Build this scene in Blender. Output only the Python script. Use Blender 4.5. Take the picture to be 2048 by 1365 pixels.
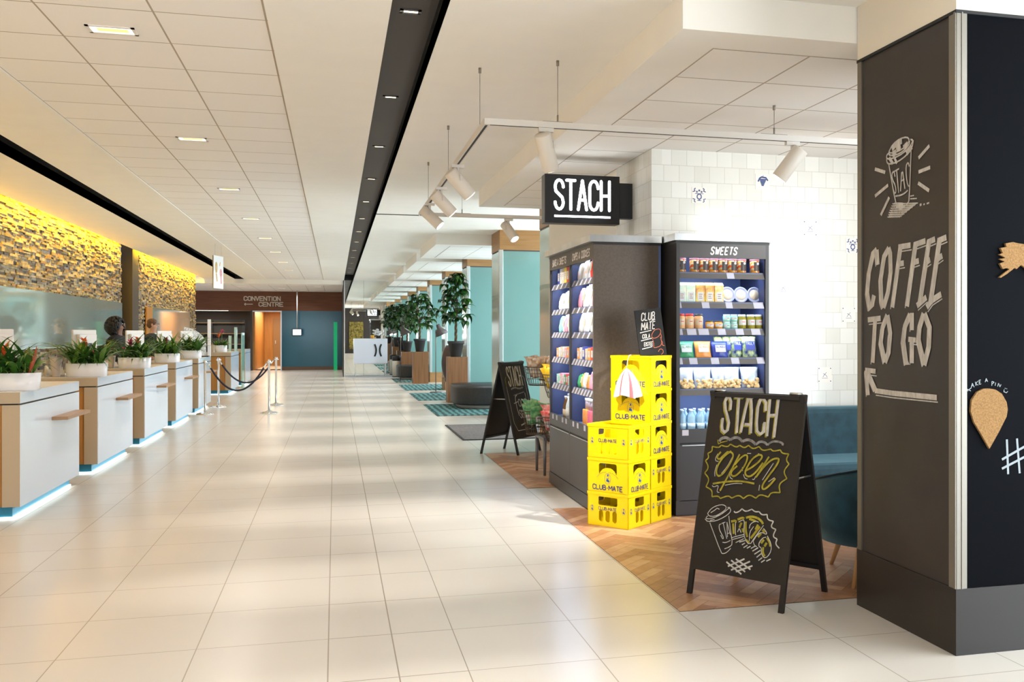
import bpy, bmesh, math, random
from mathutils import Vector, Matrix
R = math.radians
random.seed(7)
scn = bpy.context.scene
col = scn.collection
for o in list(bpy.data.objects): bpy.data.objects.remove(o)

# ------------------------------------------------------------------ camera, world, exposure
EYE = Vector((0, 0, 1.5)); YAW = math.atan(492 / 1900.0)
cd = bpy.data.cameras.new('camera'); cam = bpy.data.objects.new('camera', cd); col.objects.link(cam)
cam.location = EYE; cam.rotation_euler = (R(90), 0, -YAW)
cd.sensor_width = 36; cd.lens = 36 * 1900 / 2048.0
cd.shift_x = -(1162 - 1024) / 2048.0; cd.shift_y = (666 - 682.5) / 2048.0
cd.clip_end = 200; scn.camera = cam
w = bpy.data.worlds.new('world'); scn.world = w; w.use_nodes = True
w.node_tree.nodes['Background'].inputs[0].default_value = (.75, .88, 1, 1)
w.node_tree.nodes['Background'].inputs[1].default_value = 1.0
vs = scn.view_settings; vs.view_transform = 'Standard'; vs.look = 'None'; vs.exposure = EXPOSURE = 0.09
vs.gamma = 1; vs.use_curve_mapping = False

def area(name, loc, rot, sx, sy, power, color, spread=180):
    l = bpy.data.lights.new(name, 'AREA'); l.shape = 'RECTANGLE'; l.size = sx; l.size_y = sy
    l.energy = power; l.color = color; l.spread = R(spread)
    o = bpy.data.objects.new(name, l); col.objects.link(o); o.location = loc; o.rotation_euler = rot
    return o
LK, LS = 1.0, 1.0       # overall gain of the ceiling lights and of the shop's spots
DAY = (.78, .92, 1.0)
# added fill lights at unseen windows: one per right bay, others near the viewer
for i, yc in enumerate((14.65, 18.85, 23.05, 27.25, 31.45)):
    area('window_daylight', (6.3, yc, 1.7), (0, R(90), 0), 2.6, 3.2, 230 if i else 330, DAY)
area('window_daylight', (-2.1, -3.9, 1.75), (R(90), 0, 0), 4.4, 2.5, 200, (.86, .94, 1.0))
area('window_daylight', (6.3, 1.0, 1.7), (0, R(90), 0), 2.6, 6.0, 560, (.86, .94, 1.0))

# ------------------------------------------------------------------ photo measurement helpers (rays onto real planes)
SN, CS = math.sin(YAW), math.cos(YAW)
def ray(px, py):
    u = (px - 1162) / 1900.0; v = (666 - py) / 1900.0
    return Vector((SN + u * CS, CS - u * SN, v))
def onplane(px, py, p, n):
    d = ray(px, py); k = (Vector(p) - EYE).dot(n) / d.dot(n); return EYE + d * k

# ------------------------------------------------------------------ materials
MATS = {}
def mat(name, c, rough=.5, metal=0, spec=.5, emit=0, alpha=1, trans=0, coat=0, ior=1.45, ecol=None):
    if name in MATS: return MATS[name]
    m = bpy.data.materials.new(name); m.use_nodes = True
    b = m.node_tree.nodes['Principled BSDF']
    b.inputs['Base Color'].default_value = (*c, 1); b.inputs['Roughness'].default_value = rough
    b.inputs['Metallic'].default_value = metal; b.inputs['Specular IOR Level'].default_value = spec
    b.inputs['Transmission Weight'].default_value = trans; b.inputs['IOR'].default_value = ior
    b.inputs['Coat Weight'].default_value = coat
    if emit:
        b.inputs['Emission Color'].default_value = (*(ecol or c), 1); b.inputs['Emission Strength'].default_value = emit
    MATS[name] = m; return m
def nt(m): return m.node_tree.nodes, m.node_tree.links, m.node_tree.nodes['Principled BSDF']
def swz(nodes, links, order):       # object coordinates, re-ordered so that x,y of the texture follow two real axes
    tc = nodes.new('ShaderNodeTexCoord'); s = nodes.new('ShaderNodeSeparateXYZ'); c = nodes.new('ShaderNodeCombineXYZ')
    links.new(tc.outputs['Object'], s.inputs[0])
    for i, a in enumerate(order): links.new(s.outputs['XYZ'.index(a)], c.inputs[i])
    return c.outputs[0]
def ramp(nodes, stops):
    r = nodes.new('ShaderNodeValToRGB'); e = r.color_ramp.elements
    while len(e) < len(stops): e.new(.5)
    for el, (p, c) in zip(e, stops): el.position = p; el.color = (*c, 1)
    return r
def noise_mat(name, c1, c2, scale, rough=.5, bump=0, stretch=(1, 1, 1), detail=4, metal=0, lo=.35, hi=.65):
    m = mat(name, c1, rough, metal); n, l, b = nt(m)
    tc = n.new('ShaderNodeTexCoord'); mp = n.new('ShaderNodeMapping'); mp.inputs['Scale'].default_value = stretch
    t = n.new('ShaderNodeTexNoise'); t.inputs['Scale'].default_value = scale; t.inputs['Detail'].default_value = detail
    l.new(tc.outputs['Object'], mp.inputs[0]); l.new(mp.outputs[0], t.inputs[0])
    r = ramp(n, [(lo, c1), (hi, c2)]); l.new(t.outputs[0], r.inputs[0]); l.new(r.outputs[0], b.inputs['Base Color'])
    if bump:
        bp = n.new('ShaderNodeBump'); bp.inputs['Strength'].default_value = bump; bp.inputs['Distance'].default_value = .002
        l.new(t.outputs[0], bp.inputs['Height']); l.new(bp.outputs[0], b.inputs['Normal'])
    return m
def tile_mat(name, c1, c2, cg, bw, bh, mortar, order='XYZ', off=(0, 0), rough=.3, offset=0.0, bump=.1, spec=.5):
    m = mat(name, c1, rough, 0, spec); n, l, b = nt(m)
    v = swz(n, l, order); mp = n.new('ShaderNodeMapping'); mp.inputs['Location'].default_value = (off[0], off[1], 0)
    l.new(v, mp.inputs[0])
    t = n.new('ShaderNodeTexBrick'); t.offset = offset; t.squash = 1
    t.inputs['Scale'].default_value = 1; t.inputs['Brick Width'].default_value = bw; t.inputs['Row Height'].default_value = bh
    t.inputs['Mortar Size'].default_value = mortar; t.inputs['Mortar Smooth'].default_value = .1
    t.inputs['Color1'].default_value = (*c1, 1); t.inputs['Color2'].default_value = (*c2, 1); t.inputs['Mortar'].default_value = (*cg, 1)
    l.new(mp.outputs[0], t.inputs[0]); l.new(t.outputs[0], b.inputs['Base Color'])
    if bump:
        bp = n.new('ShaderNodeBump'); bp.inputs['Strength'].default_value = bump; bp.inputs['Distance'].default_value = .002; bp.invert = True
        l.new(t.outputs['Fac'], bp.inputs['Height']); l.new(bp.outputs[0], b.inputs['Normal'])
    return m, t, mp
def wood(name, c1, c2, order='XYZ', stretch=(18, 18, 1.2), rough=.45):
    m = mat(name, c1, rough); n, l, b = nt(m)
    v = swz(n, l, order); mp = n.new('ShaderNodeMapping'); mp.inputs['Scale'].default_value = stretch; l.new(v, mp.inputs[0])
    t = n.new('ShaderNodeTexNoise'); t.inputs['Scale'].default_value = 1.6; t.inputs['Detail'].default_value = 6; l.new(mp.outputs[0], t.inputs[0])
    r = ramp(n, [(.3, c1), (.7, c2)]); l.new(t.outputs[0], r.inputs[0]); l.new(r.outputs[0], b.inputs['Base Color'])
    return m

# ------------------------------------------------------------------ mesh building
class MB:
    def __init__(s): s.k = 0; s.v = []; s.f = []; s.m = []; s.mats = []; s.sm = []; s.T = Matrix.Identity(4)
    def mi(s, m):
        if m not in s.mats: s.mats.append(m)
        return s.mats.index(m)
    def add(s, vs, fs, m=None, smooth=False):
        k = len(s.v); s.v += [tuple(s.T @ Vector(p)) for p in vs]; mi = s.mi(m) if m else 0
        for f in fs: s.f.append([k + i for i in f]); s.m.append(mi); s.sm.append(smooth)
        return s
    def box(s, a, b, m=None):
        x0, y0, z0 = [min(a[i], b[i]) for i in range(3)]; x1, y1, z1 = [max(a[i], b[i]) for i in range(3)]
        return s.add([(x0, y0, z0), (x1, y0, z0), (x1, y1, z0), (x0, y1, z0), (x0, y0, z1), (x1, y0, z1), (x1, y1, z1), (x0, y1, z1)],
                     [(0, 3, 2, 1), (4, 5, 6, 7), (0, 1, 5, 4), (1, 2, 6, 5), (2, 3, 7, 6), (3, 0, 4, 7)], m)
    def prism(s, poly, z0, z1, m=None, smooth=False):       # poly in x,y
        n = len(poly)
        s.add([(x, y, z0) for x, y in poly] + [(x, y, z1) for x, y in poly],
              [tuple(range(n - 1, -1, -1)), tuple(range(n, 2 * n))], m)
        return s.add([(x, y, z0) for x, y in poly] + [(x, y, z1) for x, y in poly],
                     [(i, (i + 1) % n, n + (i + 1) % n, n + i) for i in range(n)], m, smooth)
    def lathe(s, prof, c=(0, 0, 0), n=24, m=None, smooth=True, sx=1, sy=1, pw=2.0):
        vs, fs = [], []
        for r, z in prof:
            for i in range(n):
                a = 2 * math.pi * i / n; ca, sa = math.cos(a), math.sin(a)
                if pw != 2: ca = math.copysign(abs(ca) ** (2 / pw), ca); sa = math.copysign(abs(sa) ** (2 / pw), sa)
                vs.append((c[0] + r * sx * ca, c[1] + r * sy * sa, c[2] + z))
        for j in range(len(prof) - 1):
            for i in range(n): fs.append((j * n + i, j * n + (i + 1) % n, (j + 1) * n + (i + 1) % n, (j + 1) * n + i))
        s.add(vs, fs, m, smooth)
        for j, rev in ((0, True), (len(prof) - 1, False)):
            if prof[j][0] > 1e-5:
                ring = vs[j * n:(j + 1) * n]; s.add(ring, [tuple(range(n))[::-1] if rev else tuple(range(n))], m)
        return s
    def tube(s, pts, r, n=8, m=None, closed=False, smooth=True):
        pts = [Vector(p) for p in pts]; N = len(pts); vs, fs = [], []; rr = r if hasattr(r, '__len__') else [r] * N
        up = None
        for i, p in enumerate(pts):
            a = pts[(i - 1) % N] if (closed or i > 0) else p; b = pts[(i + 1) % N] if (closed or i < N - 1) else p
            t = (b - a).normalized()
            if up is None: up = Vector((0, 0, 1)) if abs(t.z) < .9 else Vector((1, 0, 0))
            x = t.cross(up)
            if x.length < 1e-4: x = t.cross(Vector((0, 1, 0)))
            x.normalize(); y = x.cross(t).normalized(); up = y
            for k in range(n):
                an = 2 * math.pi * k / n; vs.append(p + (x * math.cos(an) + y * math.sin(an)) * rr[i])
        for i in range(N if closed else N - 1):
            for k in range(n): fs.append((i * n + k, i * n + (k + 1) % n, ((i + 1) % N) * n + (k + 1) % n, ((i + 1) % N) * n + k))
        if not closed: fs += [tuple(range(n - 1, -1, -1)), tuple(range((N - 1) * n, N * n))]
        return s.add(vs, fs, m, smooth)
    def ribbon(s, pts, w, fr, m=None, th=.0012):        # flat stroke drawn on a surface; fr(u,v,h)->3D
        P = [Vector(p) for p in pts]; s.k += 1; th += (s.k % 60) * 4e-5      # every stroke lies a hair above the one before
        if len(P) < 2: return s
        for i in range(1, len(P) - 1):              # sharp corners: start a new stroke
            d1 = P[i] - P[i - 1]; d2 = P[i + 1] - P[i]
            if d1.length > w and d2.length > w and d1.normalized().dot(d2.normalized()) < .25: s.ribbon(pts[:i + 1], w, fr, m, th); return s.ribbon(pts[i:], w, fr, m, th)
        L, Rr = [], []
        for i, p in enumerate(P):
            a = P[max(i - 1, 0)]; b = P[min(i + 1, len(P) - 1)]; t = (b - a)
            if t.length < 1e-9: t = Vector((1, 0))
            t.normalize(); nn = Vector((-t.y, t.x)); k = 1.0
            if 0 < i < len(P) - 1:
                d1 = (p - a).normalized(); cc = max(.5, abs(d1.dot(t))); k = 1 / cc
            L.append(p + nn * w * .5 * k); Rr.append(p - nn * w * .5 * k)
        n = len(P)
        top = [fr(q.x, q.y, th + 1.5e-5 * i) for i, q in enumerate(L)] + [fr(q.x, q.y, th + 1.5e-5 * i) for i, q in enumerate(Rr)]
        s.add(top, [(i, i + 1, n + i + 1, n + i) for i in range(n - 1)], m)
        return s
    def disc(s, q, r, fr, m=None, th=.0012, n=10):
        s.k += 1; th += (s.k % 60) * 4e-5
        return s.add([fr(q[0] + r * math.cos(6.2832 * i / n), q[1] + r * math.sin(6.2832 * i / n), th) for i in range(n)], [tuple(range(n))], m)
    def build(s, name, m=None, parent=None, bevel=0, loc=None, solid=0):
        me = bpy.data.meshes.new(name); me.from_pydata(s.v, [], s.f)
        ms = s.mats if s.mats else [m]
        for q in ms: me.materials.append(q if q else m)
        for p, mi, sm in zip(me.polygons, s.m, s.sm): p.material_index = min(mi, len(ms) - 1); p.use_smooth = sm
        bm = bmesh.new(); bm.from_mesh(me)
        if len(bm.verts) < 60000: bmesh.ops.remove_doubles(bm, verts=bm.verts, dist=1e-5)
        if not solid: bmesh.ops.recalc_face_normals(bm, faces=bm.faces)
        bm.to_mesh(me); bm.free(); me.update()
        o = bpy.data.objects.new(name, me); col.objects.link(o)
        if parent: o.parent = parent
        if loc: o.location = loc
        if bevel:
            b = o.modifiers.new('bevel', 'BEVEL'); b.width = bevel; b.segments = 2; b.limit_method = 'ANGLE'; b.angle_limit = R(40)
        return o
def thing(name, label, cat, loc=(0, 0, 0), rz=0, group=None):
    o = bpy.data.objects.new(name, None); col.objects.link(o); o.empty_display_size = .1
    o.location = loc; o.rotation_euler = (0, 0, rz); o['label'] = label; o['category'] = cat
    if group: o['group'] = group
    return o
def tag(o, label, cat, group=None):
    o['label'] = label; o['category'] = cat
    if group: o['group'] = group
    return o
def struct(o): o['kind'] = 'structure'; return o
def dup(o, loc=None, rz=None, label=None, group=None, parent=None):
    c = o.copy(); col.objects.link(c)
    if parent is not None: c.parent = parent
    if loc is not None: c.location = loc
    if rz is not None: c.rotation_euler = (0, 0, rz)
    if label: c['label'] = label
    if group: c['group'] = group
    for ch in list(o.children): dup(ch, parent=c)
    return c
ORD = ['first', 'second', 'third', 'fourth', 'fifth', 'sixth', 'seventh', 'eighth', 'ninth', 'tenth', 'eleventh', 'twelfth', 'thirteenth', 'fourteenth', 'fifteenth', 'sixteenth']

def arc(cx, cy, rx, ry, a0, a1, n=8):
    return [(cx + rx * math.cos(R(a0 + (a1 - a0) * i / n)), cy + ry * math.sin(R(a0 + (a1 - a0) * i / n))) for i in range(n + 1)]
G = {  # stroke letters in a unit cell
 'A': [[(0, 0), (.5, 1), (1, 0)], [(.2, .33), (.8, .33)]],
 'B': [[(0, 0), (0, 1), (.6, 1), (.9, .85), (.9, .65), (.6, .53), (0, .53)], [(.6, .53), (1, .38), (1, .15), (.65, 0), (0, 0)]],
 'C': [arc(.5, .75, .5, .25, 0, 180) + arc(.5, .25, .5, .25, 180, 360)],
 'D': [[(0, 0), (0, 1), (.5, 1), (.9, .8), (1, .5), (.9, .2), (.5, 0), (0, 0)]],
 'E': [[(1, 1), (0, 1), (0, 0), (1, 0)], [(0, .5), (.8, .5)]], 'F': [[(1, 1), (0, 1), (0, 0)], [(0, .5), (.8, .5)]],
 'G': [arc(.5, .75, .5, .25, 10, 180) + arc(.5, .25, .5, .25, 180, 360) + [(1, .45), (.6, .45)]],
 'H': [[(0, 0), (0, 1)], [(1, 0), (1, 1)], [(0, .5), (1, .5)]], 'I': [[(.5, 0), (.5, 1)]],
 'K': [[(0, 0), (0, 1)], [(1, 1), (0, .45), (1, 0)]], 'L': [[(0, 1), (0, 0), (1, 0)]],
 'M': [[(0, 0), (0, 1), (.5, .35), (1, 1), (1, 0)]], 'N': [[(0, 0), (0, 1), (1, 0), (1, 1)]],
 'O': [arc(.5, .75, .5, .25, 0, 180) + arc(.5, .25, .5, .25, 180, 360) + [(1, .75)]],
 'P': [[(0, 0), (0, 1), (.7, 1), (1, .85), (1, .65), (.7, .5), (0, .5)]],
 'R': [[(0, 0), (0, 1), (.7, 1), (1, .85), (1, .65), (.7, .5), (0, .5)], [(.5, .5), (1, 0)]],
 'S': [arc(.5, .76, .48, .24, 0, 180)[::1] + [(.1, .62), (.85, .4), (.98, .24)] + arc(.5, .24, .48, .24, 0, -180)[1:]],
 'T': [[(0, 1), (1, 1)], [(.5, 1), (.5, 0)]], 'U': [[(0, 1), (0, .25)] + arc(.5, .25, .5, .25, 180, 360) + [(1, 1)]],
 'V': [[(0, 1), (.5, 0), (1, 1)]], 'W': [[(0, 1), (.25, 0), (.5, .7), (.75, 0), (1, 1)]], 'Y': [[(0, 1), (.5, .5), (1, 1)], [(.5, .5), (.5, 0)]],
 '-': [[(.15, .45), (.85, .45)]], '&': [[(1, .1), (.2, .75), (.4, 1), (.65, .8), (0, .25), (.3, 0), (.9, .4)]], ' ': [],
 'X': [[(0, 0), (1, 1)], [(0, 1), (1, 0)]], 'Z': [[(0, 1), (1, 1), (0, 0), (1, 0)]], '3': [[(0, 1), (.9, .9), (.4, .55), (1, .3), (.5, 0), (0, .1)]],
}
def text(mb, s, fr, u0, v0, cw, ch, w, gap=.35, m=None, slant=0, curve=None, th=.0012):
    u = u0
    for c in s:
        gw = cw * (.25 if c == 'I' else .6 if c == '-' else 1.25 if c in 'MW' else .7 if c == ' ' else 1)
        for st in G.get(c, []):
            pts = []
            for x, y in st:
                if c == 'I': x = .5
                uu = u + x * gw + slant * y * ch; vv = v0 + y * ch
                if curve: uu, vv = curve(uu, vv)
                pts.append((uu, vv))
            mb.ribbon(pts, w, fr, m, th)
            if w > .012:
                for q in (pts if len(pts) < 8 else pts[::2] + [pts[-1]]): mb.disc(q, w / 2, fr, m, th)
        u += gw + gap * cw
    return u
def textw(s, cw, gap=.35):
    return sum(cw * (.25 if c == 'I' else .6 if c == '-' else 1.25 if c in 'MW' else .7 if c == ' ' else 1) + gap * cw for c in s) - gap * cw
def frame(o, ux, vx):       # flat frame at o with unit axes ux, vx
    o = Vector(o); ux = Vector(ux).normalized(); vx = Vector(vx).normalized(); n = ux.cross(vx)
    return lambda u, v, h=0: o + ux * u + vx * v + n * h

# common materials
PLASTER = noise_mat('plaster', (.86, .835, .785), (.88, .855, .80), 3, .8)
WHITE = mat('white_gloss', (.74, .82, .93), .12, coat=.3)
BEIGE = mat('beige_laminate', (.45, .36, .25), .4)
OAK = wood('oak', (.36, .16, .035), (.45, .215, .055), 'XYZ', (14, 14, .8))
OAKH = wood('oak_horizontal', (.27, .135, .042), (.36, .19, .07), 'XYZ', (1.2, 1.2, 16))
STEEL = noise_mat('brushed_steel', (.55, .55, .54), (.68, .68, .67), 4, .32, 0, (1, 1, .05), 3, metal=1)
CHROME = mat('chrome', (.8, .8, .8), .12, 1)
BLACK = mat('black_paint', (.012, .011, .012), .38)
CHALKB = noise_mat('chalkboard', (.0075, .006, .0052), (.011, .009, .0078), 8, .55)
CHALK = noise_mat('chalk_white', (.40, .38, .35), (.56, .53, .49), 60, .9, 0, (1, 1, .3))
CHALKY = noise_mat('chalk_yellow', (.24, .20, .014), (.38, .32, .03), 60, .9, 0, (1, 1, .3))
CHALKG = noise_mat('chalk_grey', (.15, .14, .135), (.28, .265, .255), 50, .9, 0, (1, 1, .3))
DARKG = mat('dark_grey_cabinet', (.036, .034, .036), .38)
GLASS = mat('clear_glass', (.95, 1, .98), .02, trans=1, ior=1.1)
RUBBER = mat('rubber_black', (.01, .01, .01), .7)
PAPER = mat('paper_white', (.82, .82, .84), .6)

# ------------------------------------------------------------------ THE SETTING
ZC = 3.3; ZS = 3.1
# floor: 60 cm tiles, the column down the middle is cut in half
fl_a, _, _ = tile_mat('floor_tile', (.59, .55, .495), (.575, .535, .48), (.36, .31, .25), .605, .607, .0028, 'XYZ', (.031, -.561), .24, 0, .12, .6)
fl_b, _, _ = tile_mat('floor_tile_half', (.59, .55, .495), (.575, .535, .48), (.30, .25, .20), .303, .607, .0034, 'XYZ', (.031, -.561), .24, 0, .12, .6)
for m_ in (fl_a, fl_b):
    n, l, b = nt(m_); t = n.new('ShaderNodeTexNoise'); t.inputs['Scale'].default_value = 2.5; t.inputs['Detail'].default_value = 5
    tc = n.new('ShaderNodeTexCoord'); l.new(tc.outputs['Object'], t.inputs[0])
    r = ramp(n, [(.3, (.235, .235, .235)), (.7, (.262, .262, .262))]); l.new(t.outputs[0], r.inputs[0]); l.new(r.outputs[0], b.inputs['Roughness'])
fb = MB(); fb.box((-10, -5, -.1), (-.031, 41, 0), fl_a); fb.box((-.031, -5, -.1), (.575, 41, 0), fl_b); fb.box((.575, -5, -.1), (7, 41, 0), fl_a)
struct(fb.build('floor'))

# herringbone parquet of the shop
WD = [wood('parquet_%s' % k, a, b_, 'XYZ', (9, 9, 9), .42) for k, a, b_ in (
    ('a', (.33, .155, .075), (.42, .215, .11)), ('b', (.39, .20, .10), (.49, .275, .15)), ('c', (.28, .13, .062), (.37, .18, .09)), ('d', (.43, .24, .125), (.52, .31, .175)))]
def herring(name, x0, y0, x1, y1, L=.42, W=.085):
    rnd = random.Random(3); mb = MB(); c, s_ = math.cos(R(45)), math.sin(R(45)); cx, cy = (x0 + x1) / 2, (y0 + y1) / 2
    rad = math.hypot(x1 - x0, y1 - y0) / 2 + L
    K = int(rad * 2 / W) + 2; Mn = int(rad * 2 / L) + 2
    for k in range(-K, K):
        for m_ in range(-Mn, Mn):
            for (bx, by, sx, sy) in ((k * W + m_ * L, k * W - m_ * L, L, W), (k * W + L + m_ * L, k * W - L + W - m_ * L, W, L)):
                mx, my = bx + sx / 2, by + sy / 2
                X_, Y_ = cx + c * mx - s_ * my, cy + s_ * mx + c * my
                if not (x0 - L < X_ < x1 + L and y0 - L < Y_ < y1 + L): continue
                g = .0009
                q = [(bx + g, by + g), (bx + sx - g, by + g), (bx + sx - g, by + sy - g), (bx + g, by + sy - g)]
                mb.add([(cx + c * a - s_ * b2, cy + s_ * a + c * b2, .003) for a, b2 in q], [(0, 1, 2, 3)], rnd.choice(WD))
    me = bpy.data.meshes.new(name); me.from_pydata(mb.v, [], mb.f)
    for q in mb.mats: me.materials.append(q)
    for p, mi in zip(me.polygons, mb.m): p.material_index = mi
    bm = bmesh.new(); bm.from_mesh(me)
    for co, no in (((x0, 0, 0), (-1, 0, 0)), ((x1, 0, 0), (1, 0, 0)), ((0, y0, 0), (0, -1, 0)), ((0, y1, 0), (0, 1, 0))):
        g = list(bm.verts) + list(bm.edges) + list(bm.faces)
        bmesh.ops.bisect_plane(bm, geom=g, plane_co=co, plane_no=no, clear_outer=True)
    bm.to_mesh(me); bm.free()
    o = bpy.data.objects.new(name, me); col.objects.link(o); struct(o)
    u = MB().box((x0, y0, 0), (x1, y1, .002)).build(name + '_underlay', mat('parquet_joint', (.10, .05, .02), .8)); struct(u)
herring('floor_parquet', 1.793, 4.805, 6.4, 7.88)
herring('floor_parquet', 1.793, 8.98, 2.74, 11.73)
struct(MB().box((.36, 32.2, 0), (2.05, 33.5, .006)).build('floor_threshold', mat('threshold_grey', (.36, .38, .42), .3)))

# ceiling
CT, ct_t, _ = tile_mat('ceiling_tile', (.86, .83, .80), (.88, .85, .82), (.42, .36, .29), .608, .61, .006, 'XYZ', (2.21, -.30), .85, 0, .3)
def cbox(x0, y0, x1, y1, z=ZC, m=PLASTER, name='ceiling', t=.12): return struct(MB().box((x0, y0, z), (x1, y1, z + t)).build(name, m))
YE = 33.6
cbox(-4.2, -4, -3.235, YE); cbox(-2.94, -4, -2.21, YE); cbox(-.375, -4, .30, YE); cbox(.605, -4, 6.5, YE)
cbox(-2.21, -4, -.375, YE, ZC + .012, CT)
cbox(-9, YE, .33, 41, 3.15, PLASTER, t=.3)
tf = MB().box((-4.6, 34.2, 3.142), (-.1, 39.3, 3.15)); struct(tf.build('ceiling_tile_field', CT))
DKB = mat('recess_dark', (.050, .038, .033), .5)
DKN = mat('recess_black', (.010, .010, .012), .6)
def recess(x0, x1, y0, y1, d=.19):
    mb = MB(); mb.box((x0 - .02, y0, ZC + d), (x1 + .02, y1, ZC + d + .03), DKB)
    mb.box((x0 - .02, y0, ZC + .001), (x0, y1, ZC + d), DKN); mb.box((x1, y0, ZC + .001), (x1 + .02, y1, ZC + d), DKN)
    mb.box((x0, y1 - .02, ZC + .001), (x1, y1, ZC + d), DKN); struct(mb.build('ceiling_recess'))
recess(.30, .605, -4, YE); recess(-3.235, -2.94, -4, YE)
struct(MB().box((.605, 14.66, ZC - .004), (2.9, 14.74, ZC + .0)).build('ceiling_groove', DKN))
# cove over the stone wall
cb = MB(); cb.box((-4.5, -4, 3.52), (-4.1, YE, 3.56), PLASTER); cb.box((-4.2, -4, ZC + .12), (-4.12, YE, 3.52), PLASTER); struct(cb.build('ceiling_cove'))
# soffits: a dropped field over the shop, and one per bay further back
CT2, _, _ = tile_mat('soffit_tile', (.86, .83, .79), (.88, .85, .81), (.45, .38, .31), .60, .605, .007, 'XYZ', (-2.055 + .6 * 3, -4.98 + .605 * 8), .85, 0, .3)
def soffit(y0, y1, x0=1.77):
    mb = MB(); mb.box((x0, y0, ZS), (6.5, y1, ZC + .001), PLASTER); struct(mb.build('ceiling_soffit'))
    struct(MB().box((x0 + .285, y0 + .28, ZS - .003), (6.4, y1 - .2, ZS)).build('ceiling_soffit_tiles', CT2))
soffit(4.70, 12.0)
for k in range(4): soffit(17.3 + 4.2 * k, 20.6 + 4.2 * k)

# stone walls behind the reception
st = mat('split_stone', (.3, .25, .18), .75); n, l, b = nt(st)
v = swz(n, l, 'YZX')
wn = n.new('ShaderNodeTexNoise'); wn.inputs['Scale'].default_value = 3; l.new(v, wn.inputs[0])
mx = n.new('ShaderNodeVectorMath'); mx.operation = 'MULTIPLY_ADD'; l.new(wn.outputs['Color'], mx.inputs[0]); mx.inputs[1].default_value = (.05, .03, 0); l.new(v, mx.inputs[2])
def brk(bw, bh, off):
    t = n.new('ShaderNodeTexBrick'); t.offset = off; t.inputs['Scale'].default_value = 1; t.inputs['Brick Width'].default_value = bw; t.inputs['Row Height'].default_value = bh
    t.inputs['Mortar Size'].default_value = .004; t.inputs['Bias'].default_value = 0; t.inputs['Mortar Smooth'].default_value = .3
    t.inputs['Color1'].default_value = (0, 0, 0, 1); t.inputs['Color2'].default_value = (1, 1, 1, 1); t.inputs['Mortar'].default_value = (.5, .5, .5, 1)
    l.new(mx.outputs[0], t.inputs[0]); return t
b1 = brk(.19, .036, .43); b2 = brk(.31, .072, .37)
ad = n.new('ShaderNodeMath'); ad.operation = 'MULTIPLY_ADD'; l.new(b1.outputs[0], ad.inputs[0]); ad.inputs[1].default_value = .6
a2 = n.new('ShaderNodeMath'); a2.operation = 'MULTIPLY'; l.new(b2.outputs[0], a2.inputs[0]); a2.inputs[1].default_value = .4; l.new(a2.outputs[0], ad.inputs[2])
r = ramp(n, [(0, (.07, .055, .05)), (.22, (.24, .19, .15)), (.42, (.44, .34, .22)), (.6, (.60, .48, .31)), (.8, (.36, .31, .28)), (1, (.68, .58, .42))])
l.new(ad.outputs[0], r.inputs[0])
ns = n.new('ShaderNodeTexNoise'); ns.inputs['Scale'].default_value = 22; ns.inputs['Detail'].default_value = 6; l.new(v, ns.inputs[0])
mxc = n.new('ShaderNodeMix'); mxc.data_type = 'RGBA'; mxc.blend_type = 'OVERLAY'; mxc.inputs[0].default_value = .55
l.new(r.outputs[0], mxc.inputs[6]); l.new(ns.outputs[0], mxc.inputs[7])
mm = n.new('ShaderNodeMix'); mm.data_type = 'RGBA'; l.new(b1.outputs['Fac'], mm.inputs[0]); l.new(mxc.outputs[2], mm.inputs[6]); mm.inputs[7].default_value = (.03, .022, .018, 1)
l.new(mm.outputs[2], b.inputs['Base Color'])
hh = n.new('ShaderNodeMath'); hh.operation = 'SUBTRACT'; l.new(ad.outputs[0], hh.inputs[0]); l.new(b1.outputs['Fac'], hh.inputs[1])
bp = n.new('ShaderNodeBump'); bp.inputs['Strength'].default_value = 1; bp.inputs['Distance'].default_value = .03; l.new(hh.outputs[0], bp.inputs['Height']); l.new(bp.outputs[0], b.inputs['Normal'])
# split stone laid in courses of uneven stones
SN_ = [noise_mat('stone_%d' % i, a, b_, 14, .8, .5) for i, (a, b_) in enumerate((((.24, .19, .12), (.38, .31, .20)), ((.15, .115, .08), (.25, .20, .14)), ((.085, .072, .066), (.15, .13, .12)), ((.34, .26, .14), (.48, .39, .23)), ((.20, .11, .06), (.30, .19, .10)), ((.04, .034, .034), (.09, .075, .07)), ((.26, .23, .19), (.40, .36, .30))))]
def stonewall(y0, y1, name='wall_left'):
    rn = random.Random(int(y0 * 10)); mb = MB(); mb.box((-4.7, y0, 0), (-4.42, y1, 3.52), DKN_ST); z = 0
    while z < 3.5:
        hgt = rn.choice((.024, .03, .036, .042, .052)); y = y0
        while y < y1:
            L = rn.uniform(.08, .34) * (1 if y > 8 else 2); e = min(y + L, y1); d = rn.uniform(0, .038); m_ = rn.choices(SN_, (6, 5, 2, 4, 2, .8, 4))[0]
            if rn.random() < .18 and hgt > .04: mb.box((-4.43, y, z), (-4.40 + d, e - .003, z + hgt * .5 - .001), m_); mb.box((-4.43, y, z + hgt * .5), (-4.40 + rn.uniform(0, .035), e - .003, z + hgt - .002), rn.choice(SN_))
            else: mb.box((-4.43, y, z), (-4.40 + d, e - .003, z + hgt - .002), m_)
            y = e
        z += hgt
    struct(mb.build(name))
DKN_ST = mat('stone_gap', (.05, .04, .035), .9)
stonewall(-4, 21.9); stonewall(23.75, 33.0)
WALN = wood('walnut', (.125, .036, .009), (.19, .062, .018), 'XYZ', (1.0, 1.0, 14), .4)
struct(MB().box((-4.62, 23.05, 0), (-4.38, 23.75, 3.52)).build('wall_left_post', mat('post_brown', (.05, .038, .028), .5)))
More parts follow.
